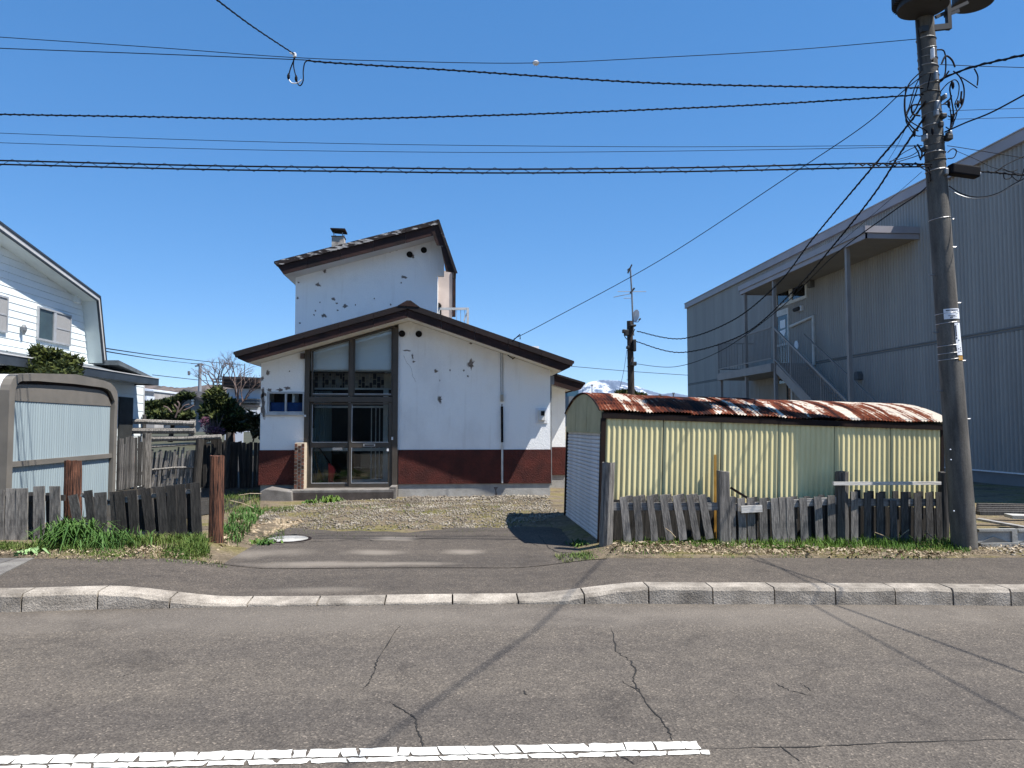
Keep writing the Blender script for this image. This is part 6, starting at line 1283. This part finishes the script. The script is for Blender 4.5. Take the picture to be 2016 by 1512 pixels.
leaves(scatter(gp((-40,1086),(420,1090),(440,1103),(200,1104),(-40,1096)), 620, 77), 'dead_leaves', .013, 78); P = scatter(gp((60,1084),(430,1088),(450,1104),(200,1106),(60,1096)), 900, 81, .6); blades('grass', P, .05, .006, GRASS, 'stuff', 82, 1.2); P = scatter(gp((1130,1082),(1320,1076),(1920,1090),(1920,1102),(1400,1098),(1150,1094)), 900, 83, .6); blades('grass', P, .05, .006, GRASSR, 'stuff', 84, 1.2); P = scatter(gp((440,1062),(520,985),(1090,985),(1110,1040),(560,1048)), 1500, 85, .7); blades('grass', P, .05, .006, GRASS, 'stuff', 86, 1.2); leaves(scatter(gp((1900,1075),(2016,1078),(2016,1095),(1915,1095)), 180, 79), 'dead_leaves', .02, 80)
# single plants
def clump(name, label, cat, px, py, n, h, w, m, seed, spread=.1, lean=1.0, off_=.16, drop=.6):
    c = PG(px, py, off_); g = np.random.default_rng(seed); P = g.normal(size=(n, 2))*spread+np.array([c.x, c.y]); z = np.full(n, max(gz(c.x, c.y), base(c.x)+.05 if c.y < 8.6 else -1))
    return tag(blades(name, P, h, w, m, None, seed, lean, None, z, drop), label, cat)
clump('leaf_clump', 'large clump of long strap leaves at the foot of the left log post', 'plant', 138, 1076, 420, .40, .020, GRASSD, 91, .12, 1.25)
clump('leaf_clump', 'second lower tuft of strap leaves before the collapsing pickets', 'plant', 215, 1078, 260, .26, .014, GRASSD, 92, .16, 1.1)
clump('weed', 'dark green weed beside the round manhole cover', 'plant', 515, 1069, 90, .10, .035, WEED, 93, .085, 1.5, .06)
clump('weed', 'green weed sprouting before the concrete doorstep', 'plant', 650, 985, 60, .20, .035, WEED, 94, .09, 1.5, .1)
clump('weed', 'small weed left of the doorstep weed', 'plant', 612, 987, 40, .12, .03, WEED, 95, .07, 1.5, .1)
clump('weed', 'dark weed in the garage shadow at the driveway edge', 'plant', 1145, 1074, 90, .12, .03, WEED, 96, .08, 1.3, .06)
clump('weed', 'pale flat leaved weed at the pavement edge left of the strap leaves', 'plant', 63, 1083, 40, .09, .05, leafmat('pale_weed_leaf', [(.36, (.09, .2, .05)), (.6, (.3, .42, .2))]), 97, .05, 1.6, .2)
clump('leaf_clump', 'tuft of grass rising at the pickets right of the squared post', 'plant', 1493, 1058, 160, .19, .010, GRASS, 98, .09, .8)
mb = MB(); 
for a, b in (((452,985),(500,1000)),((470,975),(515,972)),((478,990),(482,975)),((1310,1040),(1330,1058)),((1722,1048),(1760,1066)),((1820,1046),(1850,1072)),((1770,1060),(1790,1043))): mb.tube([PY(*a, 9.3 if a[0] > 1000 else 13), PY((a[0]+b[0])/2, (a[1]+b[1])/2-2, 9.3 if a[0] > 1000 else 13), PY(*b, 9.3 if a[0] > 1000 else 13)], .006, 4)
o = obj('dry_stalks', mb, STRAW); o['kind'] = 'stuff'
# concrete edging and boards right of the pole
e_ = lambda px, py, Y: PY(px, py, Y)
for i, (a, b) in enumerate(((1929, 2004), (2007, 2085))):
    Ye = 9.15; p0, p1 = e_(a, 1073, Ye), e_(b, 1073, Ye); zt_ = e_(a, 1042, Ye).z
    t_ = thing('edging_block', ('grey concrete edging block just right of the utility pole', 'grey concrete edging block cut by the right edge of the picture')[i], 'block', ((p0.x+p1.x)/2, Ye, p0.z), 'edging blocks right of the pole')
    obj('rim', MB().box(p0.x, p1.x, Ye, Ye+.06, zt_-.03, zt_).box(p0.x, p1.x, Ye-.02, Ye+.06, p0.z-.05, p0.z+.025).box(p1.x-.07, p1.x, Ye, Ye+.06, p0.z+.026, zt_-.031), CONC, t_)
    obj('recess', MB().box(p0.x, p1.x-.07, Ye+.03, Ye+.06, p0.z+.026, zt_-.031), CONCL, t_)
    obj('wing_face', MB().prism([(p0.x+.02, p0.z+.03), (p1.x-.1, p0.z+.03), ((p0.x+p1.x)/2-.05, (p0.z+zt_)/2)], 'y', Ye+.01, Ye+.029), M('edging_face', (.10, .105, .11), (.07, .075, .08), 4), t_)
P0, P1 = PY(1925, 1022, 10.6), PY(2060, 1046, 9.9); tag(obj('plank', MB().beam(P0, P1, .12, .03), WOODH), 'weathered plank lying behind the edging blocks right of the pole', 'plank')
P0, P1 = PY(1985, 1016, 10.9), PY(2090, 1020, 10.7); tag(obj('slab', MB().beam(P0, P1, .3, .05), CONCL), 'pale slab lying at the right edge before the grey building', 'slab')
for k in range(5): P0 = PY(1925, 1010-k*4, 11.2+k*.7); tag(obj('timber', MB().beam(P0, P0+Vector((2.6, -.3-.1*k, 0)), .12, .06), WOODD), ['nearest', 'second', 'middle', 'fourth', 'farthest'][k]+' of five dark timbers lying beside the grey building', 'timber', 'dark timbers by the grey building')
# ================================================================ AIR
hb = MB().box(-1900, 1900, -420, 3200, -4, 190)
hm_, ht, hp = nt('thin_haze'); ht.nodes.remove(hp); pv = ht.nodes.new('ShaderNodeVolumePrincipled'); pv.inputs['Density'].default_value = .00004; pv.inputs['Color'].default_value = (.62, .80, 1, 1); pv.inputs['Anisotropy'].default_value = .0
ht.links.new(pv.outputs[0], ht.nodes['Material Output'].inputs['Volume']); hz_ = obj('haze', hb, hm_); hz_['kind'] = 'stuff'
